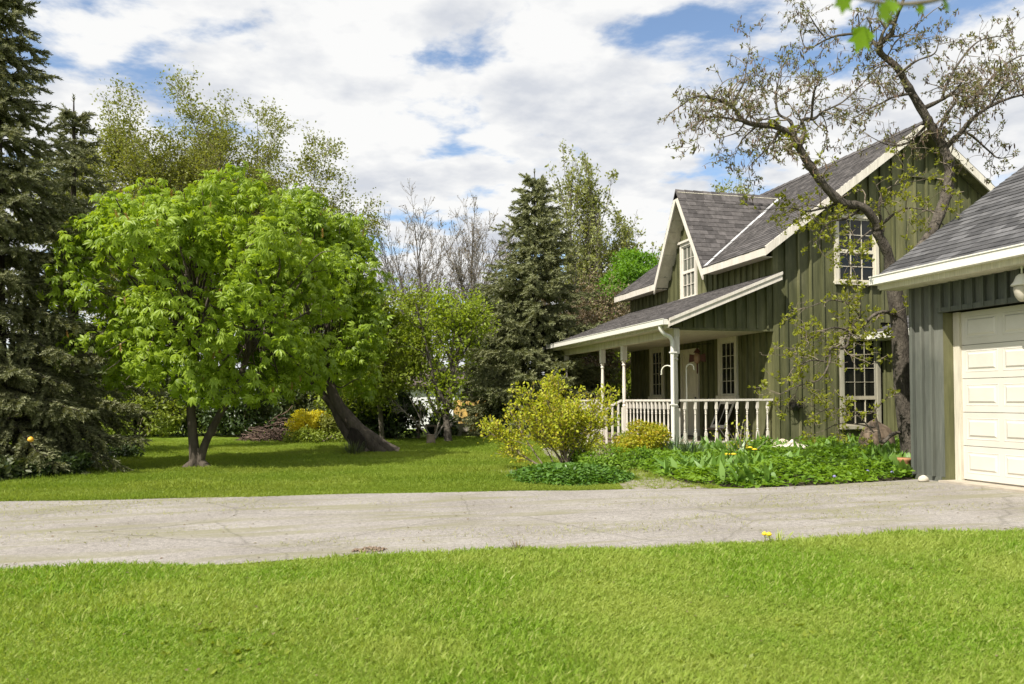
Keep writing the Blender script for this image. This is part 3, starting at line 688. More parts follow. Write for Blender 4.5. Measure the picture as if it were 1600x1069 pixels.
for i in range(nsec):
    z0 = .05 + i * sh_; m_ = MB(); m_.box(GX + .20, GX + .236, DO[0], 8.50, z0 + .004, z0 + sh_ - .004); so_ = obj('door_section', m_, 'door_paint', gdo)
    if i == nsec - 1: pass
    for k in range(5):
        y1 = 8.44 - k * (pw + .07); y0 = y1 - pw
        if y0 < DO[0]: break
        m_ = MB(); a, d_ = .07, .028; za, zb = z0 + .085, z0 + sh_ - .075; xo = GX + .199
        # raised field with sloped sides
        m_.add([(xo, y0, za), (xo, y1, za), (xo, y1, zb), (xo, y0, zb), (xo - .003, y0 + .008, za + .008), (xo - .003, y1 - .008, za + .008), (xo - .003, y1 - .008, zb - .008), (xo - .003, y0 + .008, zb - .008),
                (xo + .010, y0 + .02, za + .022), (xo + .010, y1 - .02, za + .022), (xo + .010, y1 - .02, zb - .022), (xo + .010, y0 + .02, zb - .022),
                (xo - .012, y0 + .06, za + .06), (xo - .012, y1 - .06, za + .06), (xo - .012, y1 - .06, zb - .05), (xo - .012, y0 + .06, zb - .05)],
               [(a_, (a_ + 1) % 4, (a_ + 1) % 4 + 4, a_ + 4) for a_ in range(4)] + [(4 + a_, 4 + (a_ + 1) % 4, 8 + (a_ + 1) % 4, 8 + a_) for a_ in range(4)] + [(8 + a_, 8 + (a_ + 1) % 4, 12 + (a_ + 1) % 4, 12 + a_) for a_ in range(4)] + [(12, 13, 14, 15)])
        obj('raised_panel', m_, 'door_paint', gdo)
m_ = MB(); m_.box(GX - .10, GX + .30, DO[0], 8.62, .0, .032); obj('door_apron', m_, 'concrete', gar)
m_ = MB(); m_.slab([(GE, GYN, GEZ), (GE, GY + .22, GEZ), (GRX, GY + .22, GRZ), (GRX, GYN, GRZ)], .08); m_.slab([(GRX + .001, GYN, GRZ), (GRX + .001, GY + .22, GRZ), (2 * GRX - GE, GY + .22, GEZ), (2 * GRX - GE, GYN, GEZ)], .08)
gr = obj('roof', m_, 'cream_paint', gar)
shingle_roof(gr, (GE - .035, GYN, GEZ - .012), (0, 1, 0), (GRX - GE, 0, GRZ - GEZ), GY + .25 - GYN, math.hypot(GRX - GE, GRZ - GEZ) + .05, 'garage_shingle', 290, seed=21, expo=.14, wid=.31)
m_ = MB(); m_.slab([(GRX + .01, GYN, GRZ + .012), (GRX + .01, GY + .25, GRZ + .012), (2 * GRX - GE, GY + .25, GEZ + .012), (2 * GRX - GE, GYN, GEZ + .012)], .01); obj('far_slope', m_, 'garage_shingle', gr)
m_ = MB(); m_.box(GE - .0, GE + .03, GYN, GY + .22, GEZ - .20, GEZ - .03); obj('fascia', m_, 'cream_paint', gr)
m_ = MB(); m_.box(GE + .031, GX - .03, GYN, GY + .22, GEZ - .20, GEZ - .18); obj('soffit', m_, 'cream_paint', gr)
m_ = MB(); y1 = GY + .27
m_.box(GE - .115, GE - .004, GYN, y1, GEZ - .125, GEZ - .115); m_.box(GE - .125, GE - .115, GYN, y1, GEZ - .125, GEZ - .02); m_.box(GE - .137, GE - .108, GYN, y1, GEZ - .02, GEZ - .004); m_.box(GE - .115, GE - .004, y1 - .01, y1, GEZ - .115, GEZ - .02)
obj('gutter', m_, 'white_metal', gr)
m_ = MB(); bar(m_, (GE, GY + .221, GEZ - .18), (GRX, GY + .221, GRZ - .18), .17, .03, side=(0, 1, 0)); obj('bargeboard', m_, 'white_paint', gr)
# wall lamp
lx, ly, lz = GX - .16, 7.26, 2.39
lamp = thing('wall_lantern', 'white urn-shaped lantern on the garage wall beside the overhead door', 'lantern', (GX, ly, lz))
m_ = MB(); m_.lathe([(.005, .18), (.012, .2), (.008, .24), (.016, .26), (.010, .31), (.004, .40)], 10, (lx, ly)); m_.v = [(x, y, z + lz) for x, y, z in m_.v]; obj('finial', m_, 'white_metal', lamp, True)
m_ = MB(); m_.lathe([(.03, .185), (.06, .16), (.085, .10), (.115, .06), (.12, .05), (.08, .045)], 14, (lx, ly)); m_.v = [(x, y, z + lz) for x, y, z in m_.v]; obj('cap', m_, 'white_metal', lamp, True)
m_ = MB(); m_.lathe([(.085, .044), (.09, 0), (.075, -.07), (.045, -.12), (.02, -.14)], 14, (lx, ly)); m_.v = [(x, y, z + lz) for x, y, z in m_.v]; obj('globe', m_, 'pale_stone', lamp, True)
m_ = MB(); m_.tube(smooth_path([(lx, ly, lz + .30), (lx + .02, ly, lz + .34), (lx + .08, ly, lz + .30), (GX - .03, ly, lz + .16)], 4), .011, 6); m_.box(GX - .065, GX - .048, ly - .05, ly + .05, lz + .06, lz + .24); obj('bracket', m_, 'white_metal', lamp)

# --- small things about the porch
def hook(px, base, top, reach, dirn, label):
    m = MB(); x, y, z = base; a = np.linspace(math.pi, -.15 * math.pi, 10); r = reach / 2
    pts = [(x, y, z), (x, y, z + .5), (x, y, top - r)] + [(x + (r + r * math.cos(t_)) * dirn[0], y + (r + r * math.cos(t_)) * dirn[1], top - r + r * math.sin(t_)) for t_ in a]
    pts.append((pts[-1][0] + dirn[0] * .03, pts[-1][1] + dirn[1] * .03, pts[-1][2] - .0))
    m.tube(pts, .013, 7); return tag(center(obj('hanging_hook', m, 'hook_white', None, True)), label, 'plant hook', 'white crook hooks on the porch')
hook(0, (7.72, 15.42, PFZ), 1.86, .26, (-.75, .66), 'white crook hook left of the porch corner post, curling left')
hook(0, (7.98, 15.32, PFZ), 1.88, .16, (.9, -.4), 'white crook hook right of the porch corner post, curling right')
ln = thing('porch_lantern', 'dark red ornate lantern hanging in front of the porch door', 'lantern', (9.62, 17.9, 2.0))
c = np.array([9.55, 17.75, 2.10])
def mv(m): m.v = [(x + c[0], y + c[1], z + c[2]) for x, y, z in m.v]; return m
m_ = MB(); m_.lathe([(.02, .30), (.09, .20), (.10, .19), (.05, .18)], 10); obj('cap', mv(m_), 'lantern_red', ln)
m_ = MB(); m_.lathe([(.05, .178), (.085, .12), (.09, .02), (.06, -.06), (.03, -.08)], 10); obj('glass_body', mv(m_), 'lantern_glass', ln, True)
for s in (-1, 1):
    m_ = MB(); m_.prism([(s * .055, -.07 * s, .14), (s * .13, -.16 * s, .16), (s * .14, -.17 * s, -.05), (s * .055, -.07 * s, -.03)], (.02, .02, 0)); obj('side_vane', mv(m_), 'lantern_red', ln)
m_ = MB(); m_.lathe([(.028, -.081), (.018, -.12), (.018, -.32), (.01, -.34)], 8); obj('tail', mv(m_), 'lantern_red', ln)
m_ = MB(); m_.tube([(0, 0, .29), (0, 0, .40), (.45, .0, .42)], .010, 6); obj('arm', mv(m_), 'dark_iron', ln)
# an old white window frame leaning against the wall on the porch
fr_ = thing('old_sash', 'old white window sash leaning on the porch wall below the right window', 'window sash', (9.6, 16.6, PFZ))
def lean(m): m.v = [(9.90 - .38 * (1 - z / .92) , y, PFZ + z) for x, y, z in m.v]; return m
m_ = MB()
for a0, a1, z0, z1 in ((16.55, 16.60, .28, .92), (17.15, 17.20, .28, .92), (16.60, 17.15, .28, .35), (16.60, 17.15, .85, .92)):
    m_.hexa([(9.90 - .42 * (1 - z / .92) - o, y, PFZ + z) for z, zz_ in ((z0, 0), (z1, 1)) for (y, o) in ((a0, 0), (a1, 0), (a1, .03), (a0, .03))])
obj('frame', m_, 'white_paint', fr_)
for a0, a1 in ((16.60, 16.868), (16.884, 17.15)):
    m_ = MB(); m_.hexa([(9.90 - .42 * (1 - z / .92) - o, y, PFZ + z) for z in (.35, .85) for (y, o) in ((a0, .01), (a1, .01), (a1, .016), (a0, .016))]); obj('pane', m_, 'glass', fr_)
m_ = MB(); m_.hexa([(9.90 - .42 * (1 - z / .92) - o, y, PFZ + z) for z in (.35, .85) for (y, o) in ((16.869, .005), (16.883, .005), (16.883, .025), (16.869, .025))]); obj('muntin', m_, 'white_paint', fr_)
m_ = MB()
for yy in (16.6, 17.15): m_.box(9.42, 9.48, yy - .025, yy + .025, PFZ, PFZ + .281); m_.box(9.70, 9.75, yy - .02, yy + .02, PFZ, PFZ + .36)
m_.box(9.40, 9.78, 16.55, 17.2, PFZ + .24, PFZ + .279); obj('support', m_, 'old_wood', fr_)
m_ = MB(); m_.box(9.35, 9.85, 18.5, 19.35, PFZ + .001, PFZ + .02); tag(center(obj('door_mat', m_, 'dark_iron')), 'dark door mat lying before the white porch door', 'door mat')

def blob(name, c, rad, mat, label, cat, seed=0, rough=.18, group=None, flat=.0):
    rng = np.random.default_rng(seed); m = MB(); nl, na = 9, 14; v = []; f = []
    ph = rng.uniform(0, 6.28, 6)
    for i in range(nl):
        e = -.35 + (math.pi / 2 + .35) * i / (nl - 1)
        for k in range(na):
            a = 2 * math.pi * k / na; w = 1 + rough * (.5 * math.sin(2 * a + ph[0]) + .35 * math.sin(3 * a + ph[1] + 2 * e) + .25 * math.sin(5 * a + ph[2]) * math.cos(e * 3 + ph[3]))
            v.append((c[0] + rad[0] * w * math.cos(e) * math.cos(a), c[1] + rad[1] * w * math.cos(e) * math.sin(a), c[2] + rad[2] * math.sin(e) * (1 + .1 * math.sin(a + ph[4]))))
    for i in range(nl - 1):
        for k in range(na): f.append((i * na + k, i * na + (k + 1) % na, (i + 1) * na + (k + 1) % na, (i + 1) * na + k))
    f.append(tuple(range(na))[::-1]); m.add(v, f)
    return tag(center(obj(name, m, mat, None, True)), label, cat, group)
p = at(1222, 702, 16.2)
blob('rock', (p[0], p[1], .12), (.22, .16, .16), 'stone', 'tan rock at the foot of the gable wall beside the porch', 'rock', 3)
# pale domed birdbath lid lying in the bed
q = ground_at(1237, 15.3); bb = thing('birdbath', 'pale shallow birdbath bowl with knob lying upside down in the garden bed', 'birdbath', tuple(q))
m_ = MB(); m_.lathe([(.36, .16), (.40, .175), (.28, .21), (.15, .24), (.05, .25)], 18, (q[0], q[1])); obj('bowl', m_, 'pale_stone', bb, True)
m_ = MB(); m_.lathe([(.09, .25), (.10, .265), (.05, .285), (.03, .31), (.012, .325)], 12, (q[0] + .02, q[1] + .03)); obj('knob', m_, 'pale_stone', bb, True)
m_ = MB(); m_.lathe([(.16, 0), (.10, .08), (.12, .16)], 12, (q[0], q[1])); obj('foot', m_, 'pale_stone', bb, True)
q = ground_at(1371, 15.2); blob('boulder', (q[0] + .0, q[1], .18), (.34, .26, .50), 'brown_stone', 'big brown boulder under the lower gable window behind the crooked tree', 'boulder', 8, .2)
q = ground_at(1436, 10.55); blob('rock', (q[0], q[1] - .05, .03), (.075, .06, .06), 'pale_stone', 'small pale rock at the garage corner by the drive', 'rock', 11)
m_ = MB(); m_.lathe([(.07, 0), (.09, .02), (.10, .22), (.115, .24), (.115, .27)], 14, (8.32, 9.42)); tag(center(obj('flower_pot', m_, 'terracotta', None, True)), 'orange clay pot tucked behind the garage corner', 'flower pot')
# wire basket on the gable wall
hb = thing('wall_basket', 'dark twig basket hung on the green gable wall', 'basket', (10.45, HY0 - .1, 1.0))
rng = np.random.default_rng(12); tb = []
for i in range(46):
    a = np.array([10.43 + rng.normal(0, .13), HY0 - .11 + rng.normal(0, .05), 1.02 + rng.normal(0, .055)]); tb.append((smooth_path([a, a + rng.normal(0, .06, 3), a + rng.normal(0, .1, 3) * [1, .5, .5]], 3), .006, 4))
V, Fc = merge_tubes(tb); V[:, 1] = np.minimum(V[:, 1], HY0 - .03); kind(obj('twigs', fast_mesh('twigs', V, Fc), 'bark_dark', hb), 'stuff')
m_ = MB(); m_.lathe([(.04, .86), (.10, .93), (.13, 1.02), (.14, 1.03)], 10, (10.43, HY0 - .13), (1, .6)); obj('liner', m_, 'dark_iron', hb)

# ------------------------------------------------------------------ trees: generators
def grow(rng, p, d, L, r, lv, C, out, tips):
    n = max(3, int(L / C['seg'][lv])); pts = [p]; P = np.array(p, float); d = unit(d)
    dirs = [d]
    for i in range(n):
        d = unit(d + rng.normal(0, C['wan'][lv], 3) + UP * C['up'][lv]); P = P + d * L / n; pts.append(P); dirs.append(d)
    tap = C.get('tap', .35); rad = np.maximum(np.linspace(r, max(r * tap, .0022), n + 1), C.get('rmin', .0022))
    out.append((np.array(pts), rad, max(3, 7 - 2 * lv)))
    if lv < C['max']:
        k = C['n'][lv]; k = int(k * rng.uniform(.8, 1.25) * min(1.2, max(.4, L / C['L'][lv])) + .5)
        for j in range(k):
            t = rng.uniform(C['t0'][lv], 1.0); i = min(n, int(t * n)); a = rng.normal(C['ang'][lv], .22)
            ax = rdir(rng, 1)[0]; perp = unit(np.cross(dirs[i], ax)); nd = dirs[i] * math.cos(a) + perp * math.sin(a)
            grow(rng, pts[i], nd, L * C['lr'][lv] * rng.uniform(.6, 1.15) * (1.15 - .45 * t), max(.0025, rad[i] * C.get('rr', .55)), lv + 1, C, out, tips)
    if lv >= C['max'] - C.get('tiplv', 0):
        for i in range(1, n + 1): tips.append((pts[i], dirs[i]))
def leaves_on(name, rng, tips, k, size, tmpl, mat, parent, spread, droop=0., jitter=.35):
    P = np.array([t_[0] for t_ in tips]); D = np.array([t_[1] for t_ in tips])
    reps = np.floor(k + rng.random(len(P))).astype(int); idx = np.repeat(np.arange(len(P)), reps); n = len(idx)
    pos = P[idx] + rng.normal(0, spread, (n, 3)); fw = unit(D[idx] * .6 + rdir(rng, n) * .9 + np.array([0, 0, -droop])); nr = unit(UP * .5 + rdir(rng, n) * .9)
    return scatter(name, tmpl, pos, frames(fw, nr), size * rng.uniform(1 - jitter, 1 + jitter, n), mat, parent, 'stuff')
def grown_tree(name, label, base, trunks, C, bark, leaf, size, k, spread, seed, cat='tree', group=None, droop=0., tmpl=None, twigmat=None):
    rng = np.random.default_rng(seed); t_ = thing(name, label, cat, tuple(base), group); out = []; tips = []
    for d, L, r, off in trunks: grow(rng, np.array(base) + np.array(off), d, L, r, 0, C, out, tips)
    big = [o for o in out if o[2] >= 5]; small = [o for o in out if o[2] < 5]
    V, Fc = merge_tubes(big); obj('trunk', fast_mesh('trunk', V, Fc), bark, t_, True)
    if small: V, Fc = merge_tubes(small); kind(obj('twigs', fast_mesh('twigs', V, Fc), twigmat or bark, t_), 'stuff')
    if k: leaves_on('crown', rng, tips, k, size, tmpl or T_leaf(), leaf, t_, spread, droop)
    return t_
def lobes(rng, c, R, n, rf=(.26, .42), zmin=-.55, shell=(.5, .82)):
    d = unit(rng.normal(size=(n * 3, 3))); d = d[d[:, 2] > zmin][:n]; R = np.array(R)
    cen = np.array(c) + d * R * rng.uniform(*shell, (len(d), 1)); rad = rng.uniform(*rf, len(d)) * R.mean(); return cen, rad
def lobed_leaves(rng, c, cen, rad, n, flat=.8):
    w = rad ** 2; idx = rng.choice(len(cen), n, p=w / w.sum()); d = rdir(rng, n); out = unit(cen[idx] - np.array(c))
    d = unit(d + out * .40 + UP * .12); rr = rad[idx] * (.42 + .66 * rng.random(n) ** .7)
    return cen[idx] + d * rr[:, None] * np.array([1, 1, flat]), d
def shrub(name, label, base, R, zc, n, size, leaf, seed, cat='shrub', group=None, stems=9, bark='twig', nl=16, tmpl=None, zmin=-.8, rf=(.3, .5), stemr=.014):
    rng = np.random.default_rng(seed); base = np.array(base, float); c = base + [0, 0, zc]; t_ = thing(name, label, cat, tuple(base), group)
    cen, rad = lobes(rng, c, R, nl, rf, zmin); P, d = lobed_leaves(rng, c, cen, rad, n); ok = P[:, 2] > .02; P, d = P[ok], d[ok]
    nr = unit(d * .7 + UP * .5 + rdir(rng, len(P)) * .6); fw = unit(rdir(rng, len(P)) + d * .4)
    scatter('foliage', tmpl or T_leaf(), P, frames(fw, nr), size * rng.uniform(.65, 1.35, len(P)), leaf, t_, 'stuff')
    tb = []
    for i in range(stems):
        e = cen[i % len(cen)]; s = base + np.append(rng.normal(0, .06 * np.mean(R), 2), 0); mid = (s + e) / 2 + np.append(rng.normal(0, .08, 2), .1)
        tb.append((smooth_path([s, mid, e], 4), np.linspace(stemr, stemr * .35, 9), 5))
    V, Fc = merge_tubes(tb); obj('stems', fast_mesh('stems', V, Fc), bark, t_)
    return t_

# spruce
SH14 = T_shoot(14, .30, .08, 2); SH9 = T_shoot(12, .34, .10, 5)
def spruce(name, label, base, H, R, seed, leaf, bare=.06, nb=24, tmpl=SH14, ssz=.16, dens=1.0, droop=.5, whorl=.32, trunk_r=.16, pw=.70):
    rng = np.random.default_rng(seed); base = np.array(base, float); t_ = thing(name, label, 'spruce tree', tuple(base))
    tb = [(np.array([base + [0, 0, z] for z in np.linspace(-.05, H, 12)]), np.linspace(trunk_r, .012, 12), 9)]
    SP = []; SD = []; tw = []
    z = H * bare
    while z < H * .985:
        f = 1 - z / H; Rz = R * (f ** pw) * (1.0 if f < .93 else .9); k = max(4, int(nb * (.25 + .75 * f) * .45))
        a0 = rng.uniform(0, 6.28)
        for j in range(k):
            a = a0 + 2 * math.pi * j / k + rng.normal(0, .22); L = Rz * rng.uniform(.62, 1.12) + .12
            o = np.array([math.cos(a), math.sin(a), 0]); n = max(4, int(L / .22)); pts = []
            dr_ = droop * (.25 + f) * rng.uniform(.7, 1.2)
            for i in range(n + 1):
                s = i / n; pts.append(base + [0, 0, z + rng.normal(0, .02)] + o * L * s + UP * (L * (.18 * s - dr_ * s * s * .9 + .28 * s ** 4 * min(1, dr_ * 1.6))))
            pts = np.array(pts); tw.append((pts, np.linspace(.010 + .012 * f, .004, n + 1), 4))
            side = np.cross(o, UP)
            for i in range(1, n + 1):
                s = i / n
                if s < .22: continue
                d = unit(pts[i] - pts[i - 1]); m = int((2.2 + 2.4 * (1 - abs(2 * s - 1.2))) * dens + rng.random())
                tl = L * .34 * (1.15 - s) + .12
                for q in range(m):
                    sg = rng.choice([-1, 1]); dd = unit(d * rng.uniform(.35, 1.0) + side * sg * rng.uniform(.2, 1.0) + UP * rng.normal(-.22, .25)); u = rng.random()
                    p = pts[i - 1] + (pts[i] - pts[i - 1]) * rng.random()
                    ns = max(1, int(tl / (ssz * .62)))
                    for w in range(ns):
                        SP.append(p + dd * ssz * .6 * w + UP * (-.05 * w * w * ssz)); SD.append(unit(dd + UP * (-.10 * w) + rng.normal(0, .16, 3)))
                if i == n: SP.append(pts[i]); SD.append(d)
        z += whorl * rng.uniform(.8, 1.2) * (.6 + .6 * f)
    SP.append(base + [0, 0, H - .1]); SD.append(UP)
    SP = np.array(SP); SD = np.array(SD); M = frames(SD, unit(UP + rng.normal(0, .4, SD.shape)))
    V, Fc = merge_tubes(tb); obj('trunk', fast_mesh('trunk', V, Fc), 'bark_dark', t_, True)
    V, Fc = merge_tubes(tw); kind(obj('branches', fast_mesh('branches', V, Fc), 'bark_dark', t_), 'stuff')
    scatter('crown', tmpl, SP, M, ssz * rng.uniform(.75, 1.25, len(SP)), leaf, t_, 'stuff')
    print(name, 'shoots', len(SP)); return t_

# --- left spruces
b_ = ground_at(-8, 12.8); spruce('spruce_tree', 'tallest dark spruce at the left edge, cut by the top of the picture', b_, 9.0, 2.2, 31, 'spruce_needle_dark', bare=.045, nb=34, ssz=.17, dens=2.0, droop=.66, whorl=.42, pw=.85, trunk_r=.2)
b_ = ground_at(114, 17.2); spruce('spruce_tree', 'shadowy spruce with bare dark trunk behind the tallest spruce at left', b_, 7.9, 1.75, 32, 'spruce_needle_dark', bare=.15, nb=26, ssz=.21, dens=1.4, droop=.62, whorl=.50, pw=.7, trunk_r=.17)
b_ = ground_at(838, 24.5); spruce('spruce_tree', 'blue-green conical spruce standing behind the porch', b_, 8.35, 2.75, 33, 'spruce_needle', bare=.02, nb=34, tmpl=SH9, ssz=.25, dens=1.35, droop=.42, whorl=.38, trunk_r=.14)

# --- horse chestnuts
PALM = T_palm(6, -.85)
def chestnut(name, label, base, stems, c, R, nl, n, seed, size, leaf, rf, bark, zmin=-.6, flowers=60, single=0, extra=()):
    rng = np.random.default_rng(seed); base = np.array(base, float); t_ = thing(name, label, 'tree', tuple(base)); c = np.array(c, float)
    cen, rad = lobes(rng, c, R, nl, rf, zmin, (.40, .92))
    for e in extra: cen = np.vstack([cen, e[:3]]); rad = np.append(rad, e[3])
    P, d = lobed_leaves(rng, c, cen, rad, n)
    gap = sum(np.sin(P @ np.array(k_) * 2.6 + i_ * 1.3) for i_, k_ in enumerate(((1, .3, .5), (-.4, 1, .6), (.5, -.6, 1), (.9, .8, -.4)))) / 4
    okg = gap > -.24; P, d = P[okg], d[okg]; n = len(P)
    nr = unit(UP * .65 + d * .75 + rdir(rng, n) * .5); fw = unit(d * [1, 1, .2] + rdir(rng, n) * .8 + [0, 0, -.25]); M = frames(fw, nr); sz = size * rng.uniform(.5, 1.3, n)
    near = np.argsort([(np.linalg.norm(p - CAM)) - 1.2 * q for p, q in zip(P, sz)])[:single]
    rest = np.setdiff1d(np.arange(n), near)
    scatter('crown', PALM, P[rest], M[rest], sz[rest], leaf, t_, 'stuff')
    if single:
        tv, tf = PALM; me = bpy.data.meshes.new('leaf'); me.from_pydata(tv, [], tf); me.materials.append(MATS[leaf])
        for i in near:
            ob = bpy.data.objects.new('leaf', me); COL.objects.link(ob); mm = M[i] * sz[i]
            ob.matrix_world = Matrix([[*mm[r_], P[i][r_]] for r_ in range(3)] + [[0, 0, 0, 1]]); ob.parent = t_; ob.matrix_parent_inverse = Matrix.Translation(Vector(base)).inverted()
    fi = rng.choice(n, flowers); FP = P[fi] + d[fi] * .06; fv = T_shoot(16, .22, .07, 8)
    scatter('blossom', fv, FP, frames(unit(UP + rng.normal(0, .2, (flowers, 3))), rdir(rng, flowers)), rng.uniform(.12, .2, flowers), 'chestnut_flower', t_, 'stuff')
    tb = [(smooth_path(s, 5), r, 10) for s, r in ((s, None) for s in ())]
    ends = []
    for pts, r0, r1 in stems:
        sp = smooth_path(pts, 5); tb.append((sp, np.linspace(r0, r1, len(sp)), 10))
        if len(pts) > 4: ends.append((sp, r1))
    V, Fc = merge_tubes(tb); obj('trunk', fast_mesh('trunk', V, Fc), bark, t_, True)
    lb = []
    for e, r in zip(cen, rad):
        k = np.argmin([np.linalg.norm(s[-1][:2] - e[:2]) for s, _ in ends]); sp, r1 = ends[k]; s = sp[-1 - rng.integers(0, 6)]
        mid = (s + e) / 2 + rng.normal(0, .12, 3) + [0, 0, .1]; tip = e + unit(e - c) * r * .6; q = smooth_path([s, mid, e, tip], 4); lb.append((q, np.linspace(min(.022, r1 * .5), .005, len(q)), 5))
    V, Fc = merge_tubes(lb); kind(obj('limbs', fast_mesh('limbs', V, Fc), bark, t_), 'stuff')
    return t_
D1 = 13.69; b1 = ground_at(305, D1)
def t1(px, py, d=D1): return at(px, py, d)
chestnut('chestnut_tree', 'bright green twin-stemmed chestnut tree with rounded crown on the lawn', b1,
         [([b1 + [0, 0, -.05], t1(303, 700), t1(299, 650), t1(298, 615), t1(306, 560), t1(300, 480)], .095, .05), ([b1 + [.05, 0, -.02], t1(322, 690), t1(345, 645), t1(366, 608), t1(385, 560), t1(400, 490)], .075, .045), ([b1 + [-.14, -.05, -.05], b1 + [-.02, 0, .12], t1(302, 690)], .10, .06), ([b1 + [.22, -.06, -.05], b1 + [.08, 0, .12], t1(312, 700)], .09, .06)],
         t1(318, 468), (2.3, 2.2, 2.3), 130, 14500, 41, .112, 'chestnut_leaf', (.13, .29), 'bark', -.85, 110, 300,
         extra=[(*t1(372, 300), .62), (*t1(330, 330), .65), (*t1(440, 380), .75), (*t1(480, 430, 14.2), .8), (*t1(180, 400), .6), (*t1(165, 500), .55), (*t1(400, 330), .6)])
D2 = 17.4; b2 = ground_at(588, D2)
def t2(px, py, d=D2): return at(px, py, d)
ct2 = chestnut('chestnut_tree', 'old chestnut tree with thick hollow trunk leaning left across the lawn', b2,
         [([b2 + [.15, 0, -.05], t2(572, 685), t2(545, 655), t2(528, 632), t2(515, 600), t2(500, 540)], .20, .085), ([b2 + [-.25, -.1, -.05], t2(545, 680), t2(530, 655), t2(520, 635), t2(500, 610), t2(470, 560)], .13, .06), ([b2 + [.42, 0, -.06], b2 + [.15, 0, .12], t2(565, 672)], .18, .12)],
         t2(500, 480), (1.75, 1.8, 2.5), 80, 7000, 43, .125, 'chestnut_leaf_old', (.15, .32), 'bark', -.85, 50, 0, extra=[(*t2(470, 330), .7), (*t2(520, 370), .65), (*t2(555, 480), .5), (*t2(550, 560), .55), (*t2(560, 400), .5)])
hm = MB(); hp = [t2(548, 668, 17.15), t2(560, 672, 17.15), t2(572, 690, 17.1), t2(570, 703, 17.1), t2(552, 700, 17.1), t2(542, 684, 17.15)]
hm.prism(hp, tuple(cf * .12)); obj('hollow', hm, 'bark_dark', ct2)

# --- trees behind
CF = dict(rmin=.005, max=3, seg=[.6, .4, .28, .2], wan=[.07, .13, .18, .2], up=[.03, .05, .03, .0], n=[18, 9, 6], L=[6, 2.5, 1], lr=[.44, .44, .45], ang=[.65, .7, .75], t0=[.3, .25, .2], tap=.25)
for px, dep, top, seed, lab in ((235, 30, 190, 51, 'tall olive-leaved tree behind the chestnut, nearest the dark spruces'), (325, 33, 185, 52, 'tall olive-leaved tree behind the chestnut, middle of three'), (392, 33, 195, 53, 'tall olive-leaved tree behind the chestnut, rightmost of three')):
    b_ = ground_at(px, dep); Ht = (626 - top) / F * dep + EYE
    grown_tree('tall_tree', lab, b_, [((.05, 0, 1), Ht * .87, .16, (0, 0, 0)), ((-.30, .1, 1), Ht * .80, .12, (-.1, 0, 0)), ((.34, -.1, 1), Ht * .78, .12, (.1, 0, 0))], CF, 'bark', 'olive_leaf', .11, 5.2, .16, seed, group='tall trees behind the chestnut', twigmat='twig')
CM = dict(CF, n=[14, 8, 5], up=[.03, .03, .0, 0], lr=[.50, .45, .45], ang=[.8, .75, .8], L=[4, 2, .9])
b_ = ground_at(548, 23.5); grown_tree('leafy_tree', 'loose light green tree rising right behind the leaning chestnut', b_, [((.05, 0, 1), 4.6, .11, (0, 0, 0)), ((.45, 0, 1), 4.2, .08, (.1, 0, 0)), ((-.2, .1, 1), 4.2, .08, (0, .1, 0))], CM, 'bark', 'mid_leaf', .125, 7, .15, 61, twigmat='twig')
b_ = ground_at(597, 21.7); grown_tree('leafy_tree', 'slender yellow-green tree with pale trunk right of the leaning trunk', b_, [((0, 0, 1), 4.0, .075, (0, 0, 0))], dict(CM, n=[26, 8, 5], t0=[.28, .2, .2], lr=[.36, .45, .45]), 'bark_grey', 'mid_leaf', .11, 9, .14, 62, twigmat='twig')
b_ = ground_at(700, 21.5); grown_tree('leafy_tree', 'lime green tree with forked grey trunk in the back garden', b_, [((-.1, 0, 1), 2.0, .12, (0, 0, 0)), ((.22, .05, 1), 3.1, .09, (.03, 0, .9)), ((-.35, 0, 1), 2.9, .07, (-.08, 0, 1.0)), ((.05, .1, 1), 3.3, .08, (-.03, 0, .9))], dict(CM, n=[11, 8, 5], up=[.02, .03, .02, 0], t0=[.42, .25, .2], lr=[.50, .45, .45]), 'bark_grey', 'lime_leaf', .10, 6.5, .14, 63, twigmat='twig_pale')
b_ = ground_at(665, 20.9); grown_tree('bare_shrub', 'bare grey twiggy bush before the white shed', b_ + np.array([.3, .6, 0]), [((-.5, 0, 1), 1.7, .03, (0, 0, 0)), ((.2, 0, 1), 1.9, .03, (0, 0, 0)), ((-.9, .1, 1), 1.7, .03, (0, 0, 0)), ((.6, .1, 1), 1.6, .03, (0, 0, 0))], dict(CM, n=[16, 9, 4], t0=[.35, .2, .2]), 'twig_pale', 'olive_leaf', .05, .12, .05, 64, cat='bush')
CB = dict(rmin=.006, max=3, seg=[.7, .4, .25, .15], wan=[.05, .09, .12, .14], up=[.05, .10, .10, .08], n=[20, 11, 6], L=[7, 3, 1.2], lr=[.40, .40, .45], ang=[.5, .5, .5], t0=[.3, .25, .2], tap=.22)
for px, dep, top, seed, off, lab in ((690, 31, 310, 71, -.15, 'bare grey tree with upright twigs against the sky'), (735, 33, 325, 72, .12, 'bare grey tree with upright twigs, nearest the blue-green spruce'), (640, 33, 370, 73, -.1, 'low bare grey tree with upright twigs beside the leafy tree')):
    b_ = ground_at(px, dep); Ht = (626 - top) / F * dep + EYE
    grown_tree('bare_tree', lab, b_, [((off, 0, 1), Ht * .9, .075, (0, 0, 0)), ((off + .3, 0, 1), Ht * .84, .06, (.05, 0, 0)), ((off - .25, .1, 1), Ht * .82, .06, (0, 0, 0))], CB, 'bark_grey', 'russet_twig', .07, .30, .03, seed, twigmat='twig_pale')
CP = dict(rmin=.006, max=3, seg=[.7, .4, .25, .2], wan=[.03, .06, .07, .08], up=[.05, .16, .2, .15], n=[20, 7, 4], L=[8, 3, 1.2], lr=[.40, .42, .5], ang=[.5, .45, .4], t0=[.22, .2, .15], tap=.2)
